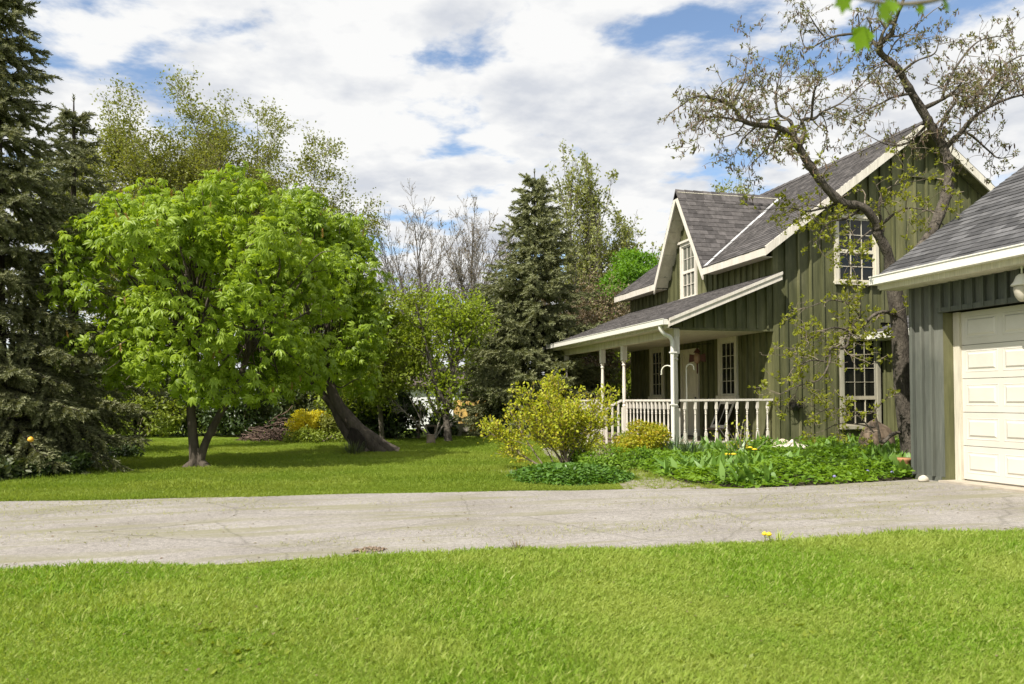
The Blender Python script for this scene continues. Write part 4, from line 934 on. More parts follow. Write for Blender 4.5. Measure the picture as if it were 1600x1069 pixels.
for px, dep, top, seed, lab in ((886, 35, 225, 81, 'tallest pale poplar rising just behind the blue-green spruce'), (940, 35, 258, 82, 'pale poplar with upright shoots, middle one behind the spruce'), (985, 36, 325, 83, 'shortest pale poplar, nearest the house gable'), (800, 38, 430, 86, 'small pale poplar showing left of the blue-green spruce'), (1130, 40, 288, 84, 'poplar tips showing above the dormer ridge'), (1172, 42, 295, 85, 'poplar tips showing behind the main roof')):
    b_ = ground_at(px, dep); Ht = (626 - top) / F * dep + EYE
    grown_tree('poplar', lab, b_, [((0, 0, 1), Ht * .86, .14, (0, 0, 0)), ((.16, 0, 1), Ht * .72, .08, (0, 0, 0)), ((-.16, .05, 1), Ht * .72, .08, (0, 0, 0))], CP, 'bark_grey', 'poplar_leaf', .15, 2.3, .08, seed, group='poplars behind the house', twigmat='twig_pale')
b_ = ground_at(990, 31); shrub('leafy_tree', 'fresh bright green tree between the poplars and the dormer', b_, (2.0, 1.6, 3.1), 4.5, 13000, .13, 'bright_leaf', 91, 'tree', stems=14, bark='bark', nl=30, rf=(.22, .38), stemr=.06)
b_ = ground_at(918, 28.5); grown_tree('thicket', 'brownish twiggy thicket right of the blue-green spruce', b_, [((-.25, 0, 1), 4.6, .06, (-.5, 0, 0)), ((.15, 0, 1), 5.0, .06, (.2, 0, 0)), ((.0, .1, 1), 4.9, .06, (0, 0, 0)), ((.3, .1, 1), 4.2, .06, (.6, 0, 0))], dict(CM, n=[20, 9, 5]), 'twig', 'russet_twig', .10, 2.4, .10, 92, 'thicket', twigmat='twig')
b_ = ground_at(1010, 27); shrub('thicket', 'pale green bush behind the far end of the porch', b_, (1.3, 1.2, 1.7), 1.6, 4500, .12, 'mid_leaf', 93, 'bush', nl=22)
b_ = ground_at(772, 27); shrub('juniper', 'grey-green juniper left behind the blue-green spruce', b_, (1.15, 1.2, 2.2), 3.0, 7000, .13, 'yew_leaf', 94, 'shrub', nl=28, rf=(.24, .4), tmpl=T_tuft(5, 9))
# hedge shrubs along the back of the lawn
hed = [(-60, 25, 1.9, 2.0, 'dark_leaf'), (150, 26, 1.6, 1.9, 'yew_leaf'), (215, 25, 1.5, 1.5, 'mid_leaf'), (255, 26.5, 1.7, 2.3, 'yew_leaf'), (330, 26, 1.6, 2.0, 'dark_leaf'), (385, 25.5, 1.5, 2.1, 'dark_leaf'), (440, 27, 1.6, 2.3, 'yew_leaf'), (520, 26, 1.5, 2.2, 'yew_leaf'), (572, 23, 1.0, 1.3, 'dark_leaf'), (620, 23, .95, 1.35, 'dark_leaf'), (790, 23, .6, .9, 'yew_leaf'), (690, 24, .5, .75, 'dark_leaf'), (75, 27, 1.6, 2.2, 'dark_leaf')]
hl = ['dark shrub at the left edge behind the tallest spruce', 'grey-green shrub right of the shadowy spruce trunk', 'mid-green low shrub left of the twin-stemmed chestnut', 'tall grey-green shrub behind the twin chestnut stems', 'dark shrub between the twin chestnut stems', 'dark shrub behind the brush pile, left one', 'tall grey-green shrub behind the brush pile', 'grey-green shrub behind the golden shrub', 'glossy dark shrub just behind the leaning trunk', 'glossy dark shrub right of the slender pale trunk', 'small grey-green shrub left of the forsythia', 'small dark round shrub at the foot of the forked grey trunk', 'dark shrub behind the shadowy spruce trunk']
for i, (px, dep, r, h, mt) in enumerate(hed):
    b_ = ground_at(px, dep); shrub('hedge_shrub', hl[i], b_, (r, r * .8, h * .55), h * .5, int(3600 * r), .13 if mt != 'yew_leaf' else .15, mt, 100 + i, nl=20, group='shrubs along the back of the lawn')
b_ = ground_at(484, 22.0); shrub('golden_shrub', 'golden yellow shrub beside the brush pile', b_, (.68, .6, .46), .42, 4200, .07, 'gold_leaf', 131, nl=18)
b_ = ground_at(525, 21.8); shrub('golden_shrub', 'green and tan shrub right of the golden one', b_, (.6, .5, .42), .38, 2600, .07, 'olive_leaf', 132, nl=14)
b_ = ground_at(500, 21.3); shrub('low_plant', 'low green border plants before the golden shrub', b_, (1.1, .35, .2), .12, 2200, .07, 'mid_leaf', 133, 'plant', nl=14)
# brush pile
rng = np.random.default_rng(140); c = ground_at(430, 22.3); tb = []
for i in range(420):
    a = rng.uniform(0, 6.28); q = np.sqrt(rng.random()); h = max(0, .80 * (1 - q ** 1.1)); s = c + [cr[0] * q * 1.0 * math.cos(a) + cf[0] * q * .6 * math.sin(a) + .2 * (1 - q), cr[1] * q * math.cos(a) + cf[1] * .6 * q * math.sin(a), h * rng.random() + .04]
    d = unit(rng.normal(size=3) * [1, 1, .45]) * rng.uniform(.12, .38); e = s + d; e[2] = max(.015, e[2]); tb.append((np.array([s - d * .3 * [1, 1, 0], (s + e) / 2 + rng.normal(0, .02, 3), e]), rng.uniform(.006, .018), 4))
V, Fc = merge_tubes(tb); V[:, 2] = np.maximum(V[:, 2], .008); o = obj('brush_pile', fast_mesh('brush_pile', V, Fc), 'brush'); tag(center(o), 'reddish brown pile of cut brush at the back of the lawn', 'brush pile')

# far buildings: white shed, yellow fence, bench, stump
sh = thing('white_shed', 'white shed with brown roof behind the bare twiggy bush', 'shed', tuple(ground_at(660, 31)))
a = ground_at(632, 31); b_ = ground_at(712, 31); d = unit(b_ - a); n_ = np.array([-d[1], d[0], 0.])
m_ = MB(); m_.hexa([a, b_, b_ + n_ * 3, a + n_ * 3] + [p + [0, 0, 1.75] for p in (a, b_, b_ + n_ * 3, a + n_ * 3)]); obj('wall', m_, 'shed_white', sh)
m_ = MB(); e = .3; ra = a - d * e - n_ * e + [0, 0, 1.76]; rb = b_ + d * e - n_ * e + [0, 0, 1.76]; m_.slab([ra, rb, rb + n_ * 2 + [0, 0, .7], ra + n_ * 2 + [0, 0, .7]], .1); obj('roof', m_, 'shed_roof', sh)
w_ = a + d * 1.25 - n_ * .03; m_ = MB(); m_.hexa([w_ + [0, 0, 1.05], w_ + d * .4 + [0, 0, 1.05], w_ + d * .4 + n_ * .02 + [0, 0, 1.05], w_ + n_ * .02 + [0, 0, 1.05], w_ + [0, 0, 1.3], w_ + d * .4 + [0, 0, 1.3], w_ + d * .4 + n_ * .02 + [0, 0, 1.3], w_ + n_ * .02 + [0, 0, 1.3]]); obj('window', m_, 'glass', sh)
fe = thing('wooden_fence', 'yellow vertical board fence behind the forked grey trunk', 'fence', tuple(ground_at(740, 27)))
a = ground_at(708, 27); b_ = ground_at(772, 26.4); d = unit(b_ - a); n_ = np.array([-d[1], d[0], 0.]); nb_ = 11; L = np.linalg.norm(b_ - a) / nb_
rng = random.Random(6)
for i in range(nb_):
    p = a + d * L * i; m_ = MB(); h = 1.12 + rng.uniform(-.02, .02); m_.hexa([p + [0, 0, .22], p + d * (L - .012) + [0, 0, .22], p + d * (L - .012) + n_ * .02 + [0, 0, .22], p + n_ * .02 + [0, 0, .22]] + [q + [0, 0, h] for q in (p, p + d * (L - .012), p + d * (L - .012) + n_ * .02, p + n_ * .02)]); obj('fence_board', m_, 'yellow_wood', fe)
m_ = MB(); m_.hexa([a - n_ * .03, b_ - n_ * .03, b_ + n_ * .05, a + n_ * .05] + [q + [0, 0, .215] for q in (a - n_ * .03, b_ - n_ * .03, b_ + n_ * .05, a + n_ * .05)]); obj('base_board', m_, 'yellow_wood', fe)
p = ground_at(722, 25.2); m_ = MB(); m_.box(p[0] - .2, p[0] + .2, p[1] - .12, p[1] + .12, 0, .38); tag(center(obj('concrete_block', m_, 'pale_stone')), 'pale concrete block before the yellow fence', 'block')
be = thing('garden_bench', 'low brown wooden bench in front of the white shed', 'bench', tuple(ground_at(662, 23)))
p = ground_at(645, 23); q = ground_at(688, 23); d = unit(q - p); n_ = np.array([-d[1], d[0], 0.])
for k, (o0, z) in enumerate(((0, .36), (.13, .36), (.26, .36))):
    m_ = MB(); s = p + n_ * o0; e = q + n_ * o0; m_.hexa([s + [0, 0, z], e + [0, 0, z], e + n_ * .115 + [0, 0, z], s + n_ * .115 + [0, 0, z]] + [x + [0, 0, z + .04] for x in (s, e, e + n_ * .115, s + n_ * .115)]); obj('seat_plank', m_, 'old_wood', be)
for s in (p + d * .1, q - d * .18):
    m_ = MB(); m_.hexa([s, s + d * .08, s + d * .08 + n_ * .36, s + n_ * .36] + [x + [0, 0, .358] for x in (s, s + d * .08, s + d * .08 + n_ * .36, s + n_ * .36)]); obj('leg', m_, 'old_wood', be)
p = ground_at(673, 20.6); m_ = MB(); m_.lathe([(.13, -.01), (.115, .06), (.105, .22), (.115, .235), (.05, .24)], 12, (p[0], p[1])); tag(center(obj('tree_stump', m_, 'old_wood', None, True)), 'pale cut stump on the back lawn near the forked grey trunk', 'stump')

# distant woodland mass
rng = np.random.default_rng(150); n = 7000; px = rng.uniform(-250, 1000, n); dep = rng.uniform(48, 60, n); hmax = 3.2 + 1.2 * np.sin(px * .013) + .9 * np.sin(px * .041 + 1)
P = np.array([ground_at(a, d_) for a, d_ in zip(px, dep)]); P[:, 2] = hmax * rng.random(n) ** .8
scatter('distant_woodland', T_tuft(5, 4, .2), P, frames(rdir(rng, n), rdir(rng, n)), rng.uniform(.7, 1.2, n), 'yew_leaf', None, 'stuff')

# ------------------------------------------------------------------ the crooked locust tree by the garage
rng = np.random.default_rng(77); LD = 12.1
lt = thing('locust_tree', 'crooked locust tree with twisting limbs and brown pods beside the garage corner', 'tree', tuple(ground_at(1428, LD)))
def tr(pts, d0, d1): return np.array([at(x, y, d0 + (d1 - d0) * i / (len(pts) - 1)) for i, (x, y) in enumerate(pts)])
trunk = tr([(1430, 752), (1422, 700), (1414, 640), (1409, 580), (1406, 520), (1400, 470), (1394, 432)], LD, LD)
limbs = [  # points, start depth, end depth, start radius, end radius, twig style (0 top, 1 low), twig density
    ([(1394, 440), (1386, 405), (1376, 365), (1372, 345), (1350, 328), (1318, 312), (1292, 288), (1270, 258), (1255, 234), (1240, 212)], LD, 11.4, .09, .06, 1, .6),
    ([(1396, 436), (1420, 408), (1450, 376), (1473, 332), (1484, 290), (1480, 252), (1472, 226)], LD, 12.3, .105, .08, 1, .35),
    ([(1472, 226), (1452, 196), (1440, 168), (1420, 140), (1395, 110), (1376, 80), (1371, 70)], 12.3, 12.0, .085, .05, 0, .8),
    ([(1240, 212), (1215, 203), (1185, 195), (1160, 189), (1143, 168), (1120, 160), (1092, 156), (1062, 160)], 11.4, 10.8, .055, .012, 0, 1.2),
    ([(1143, 168), (1150, 150), (1160, 130), (1168, 104)], 11.2, 11.5, .028, .008, 0, 1.3),
    ([(1240, 212), (1234, 190), (1220, 175), (1212, 150), (1217, 118)], 11.4, 12.0, .04, .009, 0, 1.3),
    ([(1250, 228), (1259, 206), (1256, 190), (1270, 184), (1288, 172), (1312, 155), (1345, 130)], 11.4, 11.8, .045, .010, 0, 1.2),
    ([(1268, 184), (1270, 152), (1277, 128)], 11.5, 11.0, .026, .008, 0, 1.3),
    ([(1185, 195), (1165, 214), (1150, 238)], 11.2, 11.6, .02, .006, 0, 1.3),
    ([(1220, 205), (1196, 236), (1176, 262)], 11.4, 11.0, .022, .006, 0, 1.2),
    ([(1160, 189), (1112, 184), (1084, 204)], 11.1, 10.6, .022, .006, 0, 1.3),
    ([(1371, 72), (1392, 50), (1400, 26), (1412, 0), (1422, -40)], 12.0, 11.6, .045, .02, 0, 1.0),
    ([(1372, 74), (1350, 56), (1320, 55), (1290, 60), (1264, 70), (1250, 50)], 12.0, 12.5, .032, .008, 0, 1.2),
    ([(1290, 60), (1280, 38), (1262, 16)], 12.2, 12.0, .016, .006, 0, 1.3),
    ([(1442, 170), (1470, 155), (1490, 140), (1510, 112)], 12.2, 11.5, .04, .010, 0, 1.2),
    ([(1476, 232), (1498, 206), (1520, 184), (1546, 166), (1575, 156), (1615, 150)], 12.3, 11.6, .055, .014, 0, 1.2),
    ([(1464, 214), (1476, 186), (1498, 166), (1496, 148), (1508, 130)], 12.3, 12.8, .035, .009, 0, 1.2),
    ([(1490, 214), (1515, 210), (1540, 226), (1560, 246), (1586, 240)], 12.2, 12.6, .026, .006, 0, .8),
    ([(1425, 146), (1400, 150), (1374, 160), (1350, 168), (1328, 186)], 12.1, 11.6, .028, .007, 0, 1.2),
    ([(1448, 196), (1416, 224), (1386, 226), (1352, 214)], 12.3, 12.8, .03, .007, 0, 1.0),
    ([(1508, 168), (1532, 140), (1560, 112), (1592, 90), (1620, 80)], 12.0, 12.3, .03, .008, 0, 1.3),
    ([(1472, 154), (1482, 128), (1502, 92), (1532, 62), (1572, 54)], 12.0, 12.6, .028, .008, 0, 1.2),
    ([(1400, 120), (1430, 95), (1455, 85), (1470, 60)], 12.0, 11.6, .024, .007, 0, 1.2),
    ([(1546, 166), (1572, 130), (1600, 115)], 11.8, 11.4, .02, .007, 0, 1.2),
    ([(1376, 352), (1400, 332), (1430, 322), (1462, 332)], 12.0, 11.5, .028, .007, 1, 1.0),
    ([(1320, 314), (1292, 320), (1262, 330), (1232, 326), (1200, 322)], 11.9, 11.4, .028, .006, 1, .9),
    ([(1345, 326), (1322, 344), (1300, 352), (1282, 362), (1274, 392)], 11.9, 11.4, .024, .006, 1, 1.1),
    ([(1380, 362), (1372, 312), (1394, 292), (1432, 282)], 12.0, 11.8, .026, .007, 1, 1.1),
    ([(1374, 350), (1340, 372), (1320, 400), (1330, 425)], 12.0, 11.3, .02, .006, 1, .9),
    ([(1405, 505), (1386, 492), (1366, 490), (1348, 505), (1336, 520), (1322, 540), (1300, 545), (1298, 566), (1280, 590), (1250, 600), (1220, 612)], LD, 11.2, .036, .007, 1, 1.1),
    ([(1298, 566), (1270, 560), (1238, 576)], 11.6, 11.2, .018, .006, 1, 1.0),
    ([(1336, 520), (1300, 518), (1265, 530), (1233, 546)], 11.8, 11.3, .022, .006, 1, 1.1),
    ([(1348, 505), (1330, 480), (1300, 470), (1265, 480)], 11.8, 11.4, .02, .006, 1, 1.1),
    ([(1424, 674), (1398, 678), (1378, 690), (1366, 676), (1363, 645), (1371, 634)], LD, 11.8, .040, .014, 1, .2),
    ([(1366, 668), (1340, 666), (1312, 661), (1288, 668)], 11.8, 11.5, .018, .006, 1, .5),
    ([(1366, 676), (1335, 645), (1300, 640), (1275, 652)], 11.8, 11.4, .014, .005, 1, .8)]
big = [(smooth_path(trunk, 5), np.linspace(.145, .112, len(smooth_path(trunk, 5))), 12)]
big.append((np.array([trunk[0] + [.02, .02, -.1], trunk[0] + [0, 0, .15], trunk[1]]), np.array([.22, .165, .14]), 12))
twg = []; tipT = []; tipL = []
def wander(p, d, L, r, lv, tips):
    n = max(3, int(L / .07)); pts = [p]; d = unit(d); q = p
    cv = rng.normal(0, .25, 3)
    for i in range(n):
        if rng.random() < .3: cv = rng.normal(0, .36, 3)
        d = unit(d + cv * .8 + rng.normal(0, .12, 3)); q = q + d * L / n; pts.append(q)
    pts = np.array(pts); twg.append((pts, np.linspace(r, max(.0026, r * .4), n + 1), 4 if r > .006 else 3))
    if lv < 2:
        for k in range(int(L / .105 * rng.uniform(.8, 1.2))):
            i = rng.integers(1, n + 1); dd = unit(np.cross(pts[i] - pts[i - 1], rdir(rng, 1)[0])) * .9 + unit(pts[i] - pts[i - 1]) * .6
            wander(pts[i], dd, L * rng.uniform(.3, .62), max(.003, r * .6), lv + 1, tips)
    if lv >= 1:
        for i in range(1, n + 1): tips.append((pts[i], d))
    else: tips.append((pts[-1], d))
for pts, d0, d1, r0, r1, style, den in limbs:
    P = smooth_path(tr(pts, d0, d1) + np.vstack([np.zeros(3), rng.normal(0, .025, (len(pts) - 1, 3))]), 5); rad = .86 * np.linspace(r0, r1, len(P)) * (1 + rng.normal(0, .10, len(P)))
    big.append((P, rad, 9 if r0 > .05 else 6)); Ln = np.linalg.norm(np.diff(P, axis=0), axis=1).sum()
    for k in range(int(Ln / .13 * den)):
        i = rng.integers(1 if den > .6 else len(P) // 3, len(P)); t_ = unit(P[i] - P[i - 1]); dd = unit(np.cross(t_, rdir(rng, 1)[0])) + t_ * .5 + UP * (.12 if style == 0 else -.05)
        wander(P[i], dd, rng.uniform(.25, .62) * (1.05 if style == 0 else .8), max(.006, min(.014, rad[i] * .5)), 0, tipT if style == 0 else tipL)
    wander(P[-1], P[-1] - P[-2], .35, r1 * .8, 0, tipT if style == 0 else tipL)
V, Fc = merge_tubes(big[:2]); obj('trunk', fast_mesh('trunk', V, Fc), 'bark_grey', lt, True)
for P, rad, n in big[2:]:
    V, Fc = merge_tubes([(P, rad, n)]); obj('limb', fast_mesh('limb', V, Fc), 'bark_grey', lt, True)
V, Fc = merge_tubes(twg); kind(obj('twigs', fast_mesh('twigs', V, Fc), 'twig', lt), 'stuff')
def pick(tips, f): i = rng.random(len(tips)) < f; return [t_ for t_, k in zip(tips, i) if k]
print('locust tips', len(tipT), len(tipL), len(twg))
leaves_on('top_leaves', rng, pick(tipT, .36), 1, .056, T_tuft(5, 11, .18), 'locust_top_leaf', lt, .012, .2)
pp = pick(tipT, .30); Pp = np.array([q[0] for q in pp]); n = len(Pp)
scatter('pods', ([(0, 0, 0), (.11, .3, .05), (.09, .8, -.04), (0, 1, 0), (-.1, .75, .03), (-.1, .3, -.03)], [(0, 1, 5), (1, 2, 5), (2, 4, 5), (2, 3, 4)]), Pp, frames(unit(np.array([0, 0, -1.]) + rng.normal(0, .3, (n, 3))), rdir(rng, n)), rng.uniform(.05, .10, n), 'pod', lt, 'stuff')
leaves_on('low_leaves', rng, pick(tipL, .55), 1, .068, T_tuft(5, 12, .2), 'locust_leaf', lt, .015, .1)

# --- a twig of another tree hanging into the top of the view, close by
nb2 = thing('overhanging_twig', 'blurred green leaves on a twig hanging close over the lawn', 'twig', tuple(at(1400, -60, 1.9)))
tp = [at(1322, -8, 1.2), at(1372, 4, 1.2), at(1420, 6, 1.25), at(1475, -4, 1.3), at(1560, -40, 1.4), at(1640, -180, 1.6)]
m_ = MB(); m_.tube(smooth_path(tp, 4), np.linspace(.002, .006, 21), 6); m_.tube(smooth_path([at(1372, 4, 1.2), at(1360, 20, 1.45), at(1352, 42, 1.68)], 3), .0016, 5); obj('stem', m_, 'twig', nb2)
lv = [((0, 0, 0), (.20, .12, .03), (.46, .30, .05), (.36, .52, .02), (.50, .80, -.02), (.22, .74, .0), (0, 1.05, -.08), (-.2, .76, 0), (-.46, .84, -.02), (-.34, .52, .02), (-.48, .28, .05), (-.18, .12, .03)), [(0, i, i + 1) for i in range(1, 11)]]
lv = ([*lv[0]], lv[1])
for px, py, dd, fw, sz in ((1352, 40, 1.68, (-.3, .1, -1), .058), (1318, -14, 1.2, (-.05, .0, -1), .035), (1378, 4, 1.15, (.25, 0, -.9), .032), (1400, 2, 1.2, (-.5, -.1, -.5), .03), (1470, -4, 1.3, (.6, .1, -.5), .03), (1440, 6, 1.5, (-.1, .2, -1), .02)):
    M = frames(np.array([fw], float), np.array([-cf + [.25, .1, .5]]))
    scatter('leaf', lv, np.array([at(px, py, dd)]), M, sz, 'near_leaf', nb2)

# ------------------------------------------------------------------ garden planting
def inside(P, poly):
    x, y = P[:, 0], P[:, 1]; c = np.zeros(len(P), bool); n = len(poly)
    for i in range(n):
        (x0, y0), (x1, y1) = poly[i], poly[i - 1]
        k = ((y0 > y) != (y1 > y)) & (x < (x1 - x0) * (y - y0) / (y1 - y0 + 1e-9) + x0); c ^= k
    return c
rng = np.random.default_rng(200)
def vnoise(x, y, s, seed=0):
    r = np.random.default_rng(seed); v = 0
    for k in range(5): a = r.uniform(0, 6.28); f = s * r.uniform(.6, 1.8); v = v + np.sin((x * math.cos(a) + y * math.sin(a)) * f + r.uniform(0, 6.28))
    return v / 5
Q = np.stack([rng.uniform(4.8, 12.7, 90000), rng.uniform(8.7, 15.05, 90000)], 1)
ok = inside(Q, BED) & (rng.random(len(Q)) < np.clip(1.5 - (Q[:, 1] - 8.8) * .12 - np.maximum(0, Q[:, 0] - 9.5) * .12, .2, 1)) & ~((Q[:, 0] > 8.15) & (Q[:, 1] < 9.45))
Q = Q[ok][:34000]; n = len(Q)
edge = np.clip((Q[:, 1] - 8.75 + .1 * vnoise(Q[:, 0], Q[:, 1], 3, 1)) * 1.6, .25, 1) * np.clip((Q[:, 0] - 4.75) * 1.2, .3, 1)
hgt = (.18 + .13 * vnoise(Q[:, 0], Q[:, 1], 2.6, 2) + .10 * vnoise(Q[:, 0], Q[:, 1], 7, 3)) * edge
P = np.column_stack([Q, np.maximum(.02, hgt * rng.uniform(.35, 1.05, n))])
fw = unit(rdir(rng, n) * [1, 1, .25] + [0, -.25, .15]); nr = unit(UP * 1.0 + rdir(rng, n) * .5)
scatter('ground_cover', T_leaf(.34, .10, -.15), P, frames(fw, nr), rng.uniform(.04, .115, n), 'bed_leaf', None, 'stuff')['label'] = 'dense green ground cover filling the bed before the gable wall'
Q = np.stack([rng.uniform(4.9, 12.6, 9000), rng.uniform(8.95, 15.0, 9000)], 1)
ok = inside(Q, BED) & (vnoise(Q[:, 0], Q[:, 1], 3.1, 31) > .12) & ~((Q[:, 0] > 8.1) & (Q[:, 1] < 9.5)); Q = Q[ok][:1500]; n = len(Q)
a = rng.uniform(0, 6.28, n); el = rng.uniform(.5, 1.35, n); fw = np.stack([np.cos(a) * np.cos(el), np.sin(a) * np.cos(el), np.sin(el)], 1)
o = scatter('tall_ground_cover', ([(0, 0, 0), (.09, .25, .03), (.11, .55, .0), (0, 1, -.22), (-.11, .55, .0), (-.09, .25, .03)], [(0, 1, 5), (1, 2, 5), (2, 4, 5), (2, 3, 4)]), np.column_stack([Q, np.full(n, .01)]), frames(fw, unit(UP * .6 - fw + rng.normal(0, .2, (n, 3)))), rng.uniform(.22, .42, n), 'hosta_leaf', None, 'stuff'); o['label'] = 'upright broad leaves standing among the ground cover of the bed'
def clump(name, label, p, n, L, w, mat, seed, tmpl=None, cat='plant', lean=.6, spread=.08, group=None):
    r = np.random.default_rng(seed); p = np.array(p, float); t_ = thing(name, label, cat, tuple(p), group); a = r.uniform(0, 6.28, n); out = np.stack([np.cos(a), np.sin(a), np.zeros(n)], 1)
    pos = p + out * (r.random(n) * spread)[:, None]; el = r.uniform(.25, 1.1, n); fw = unit(out * (np.cos(el) * lean)[:, None] + UP * np.sin(el)[:, None] + r.normal(0, .1, (n, 3))); nr = unit(UP * .4 - out)
    scatter('leaves', tmpl or ([(-w, 0, 0), (w, 0, 0), (w * 1.1, .4, -.05), (-w * 1.1, .4, -.05), (w * .8, .75, -.02), (-w * .8, .75, -.02), (0, 1, .12)], [(0, 1, 2), (0, 2, 3), (3, 2, 4), (3, 4, 5), (5, 4, 6)]), pos, frames(fw, -nr), L * r.uniform(.6, 1.15, n), mat, t_, 'stuff'); return t_
for i, (px, dep, lab) in enumerate(((1055, 14.2, 'grey-green strappy lily clump at the porch corner post, left half'), (1080, 14.0, 'grey-green strappy lily clump at the porch corner post, right half'), (985, 15.2, 'small grey-green strappy clump left of the yellow spirea'))):
    clump('lily_clump', lab, ground_at(px, dep), 130, .50 if i < 2 else .36, .022, 'lily_leaf', 210 + i, group='strappy clumps at the porch', spread=.18)
HL = [(1290, 14.7, 'broad-leaved clump left under the lower gable window'), (1325, 14.5, 'broad-leaved clump right under the lower gable window'), (1385, 13.2, 'broad-leaved clump before the crooked trunk, left of it'), (1408, 12.6, 'broad-leaved clump at the foot of the crooked trunk'), (1350, 13.8, 'broad-leaved clump in front of the brown boulder'), (1410, 11.2, 'blue-green broad-leaved clump by the garage corner'), (1170, 14.3, 'tall tulip leaves before the porch side railing, right end'), (1140, 14.4, 'tall tulip leaves before the porch side railing, middle'), (1160, 11.6, 'light green leafy clump at the front of the bed with yellow flowers')]
hw = ([(0, 0, 0), (.10, .2, .04), (.20, .5, .06), (.13, .8, .0), (0, 1, -.14), (-.13, .8, .0), (-.20, .5, .06), (-.10, .2, .04), (0, .5, -.02)], [(0, 1, 8), (1, 2, 8), (2, 3, 8), (3, 4, 8), (4, 5, 8), (5, 6, 8), (6, 7, 8), (7, 0, 8)])
for i, (px, dep, lab) in enumerate(HL): clump('hosta_clump', lab, ground_at(px, dep), 46, .36 if i not in (6, 7) else .42, .1, 'hosta_leaf', 230 + i, hw, lean=1.0, spread=.16, group='leafy clumps in the bed')
# yellow spirea at the porch, forsythia on the ivy mound
q = ground_at(1008, 14.6); shrub('spirea_shrub', 'yellow-orange leaved low shrub in front of the porch railing', q, (.62, .5, .34), .34, 4200, .055, 'spirea_leaf', 251, nl=22, rf=(.3, .5))
q = ground_at(952, 15.6); shrub('low_plant', 'low green plants between forsythia and the porch steps', q, (.9, .6, .2), .16, 2600, .06, 'mid_leaf', 252, 'plant', nl=16)
q = ground_at(1000, 12.9); shrub('low_plant', 'yellow-green leafy plants at the path edge below the spirea', q, (.55, .5, .16), .10, 2400, .06, 'bed_leaf', 253, 'plant', nl=14)
q = ground_at(935, 12.6); shrub('low_plant', 'bright green periwinkle patch right of the forsythia stems', q, (.75, .6, .16), .10, 2800, .06, 'bed_leaf', 254, 'plant', nl=14)
FD = 12.6; fb = ground_at(885, FD)
CFo = dict(max=2, seg=[.16, .1, .07], wan=[.07, .10, .14], up=[.05, .06, .04], n=[13, 6], L=[1.5, .6], lr=[.40, .45], ang=[.45, .5], t0=[.3, .2], tap=.3, rr=.55, tiplv=1)
rng = np.random.default_rng(260); stems = []
for i in range(22):
    a = rng.uniform(0, 6.28); ti = rng.uniform(.12, .75); d = np.array([cr[0] * math.cos(a) + cf[0] * .7 * math.sin(a), cr[1] * math.cos(a) + cf[1] * .7 * math.sin(a), 0]) * ti + [0, 0, 1]
    stems.append((d, rng.uniform(1.0, 1.45), rng.uniform(.010, .018), (rng.normal(0, .08), rng.normal(0, .06), 0)))
for i in range(4): stems.append((-cr * (1.0 + .35 * i) + [0, 0, 1], 1.15, .014, tuple(-cr * .3)))
forsythia = grown_tree('forsythia_bush', 'loose yellow-green forsythia bush with arching bare stems on the ivy mound', fb, stems, CFo, 'twig', 'forsythia_leaf', .056, 2.5, .04, 261, cat='bush', droop=-.2)
rng = np.random.default_rng(270); n = 9000; c = ground_at(884, 11.05); a = rng.uniform(0, 6.28, n); q = np.sqrt(rng.random(n)); wob = 1 + .12 * np.sin(3 * a + 1) + .06 * np.sin(7 * a)
P = c + (cr * np.array([1, 1, 0]))[None] * (q * wob * np.cos(a) * .86)[:, None] + (np.array([cf[0], cf[1], 0]))[None] * (q * wob * np.sin(a) * .80)[:, None]; P[:, 2] = np.maximum(.02, .19 * (1 - q ** 3) * rng.uniform(.5, 1.1, n) + .02)
m_ = scatter('ivy_mound', T_leaf(.36, .1, -.15), P, frames(unit(rdir(rng, n) * [1, 1, .3]), unit(UP + rdir(rng, n) * .45)), rng.uniform(.05, .095, n), 'ivy_leaf', None, 'stuff'); m_['label'] = 'dark green ivy mound under the forsythia at the lawn edge'
# dead pale stems before the railing
q = ground_at(1160, 14.0); tb = []; rng = np.random.default_rng(280)
for i in range(16): d = unit(np.array([rng.normal(-.2, .5), rng.normal(0, .4), 1])); L_ = rng.uniform(.35, .85); tb.append((np.array([q, q + d * L_ * .5 + rng.normal(0, .03, 3), q + d * L_]), np.array([.008, .006, .003]), 5))
ds = thing('rose_bush', 'small pruned bush with pale canes before the porch side railing', 'bush', tuple(q))
V, Fc = merge_tubes(tb); obj('canes', fast_mesh('canes', V, Fc), 'twig_pale', ds)
tips = [(p_[0][-1], UP) for p_ in tb] + [(p_[0][1], UP) for p_ in tb]; leaves_on('leaves', rng, tips, 4, .06, T_leaf(), 'forsythia_leaf', ds, .04)
# dandelions and violets
def flower(px, dep, mat, label, cat, z=.3, s=.035, grp=None, d=None):
    p = ground_at(px, dep); t_ = thing('flower', label, cat, tuple(p), grp); m = MB(); m.tube([p, p + [.005, 0, z * .5], p + [0, 0, z]], .0035, 5); obj('stalk', m, 'mid_leaf', t_)
    m = MB(); m.lathe([(s * .3, z - .008), (s * .9, z), (s, z + .008), (s * .5, z + .02), (s * .1, z + .024)], 9, (p[0], p[1])); obj('bloom', m, mat, t_)
for px, dep, z, l in ((1136, 11.7, .30, 'left of the close pair of yellow blooms at the front of the bed'), (1145, 11.7, .30, 'right of the close pair of yellow blooms at the front of the bed'), (1171, 12.6, .34, 'upper yellow bloom beside the pale canes'), (1178, 12.3, .33, 'yellow bloom just below the pale canes, rightmost')):
    flower(px, dep, 'flower_yellow', l, 'flower', z, .045, 'yellow blooms in the bed')
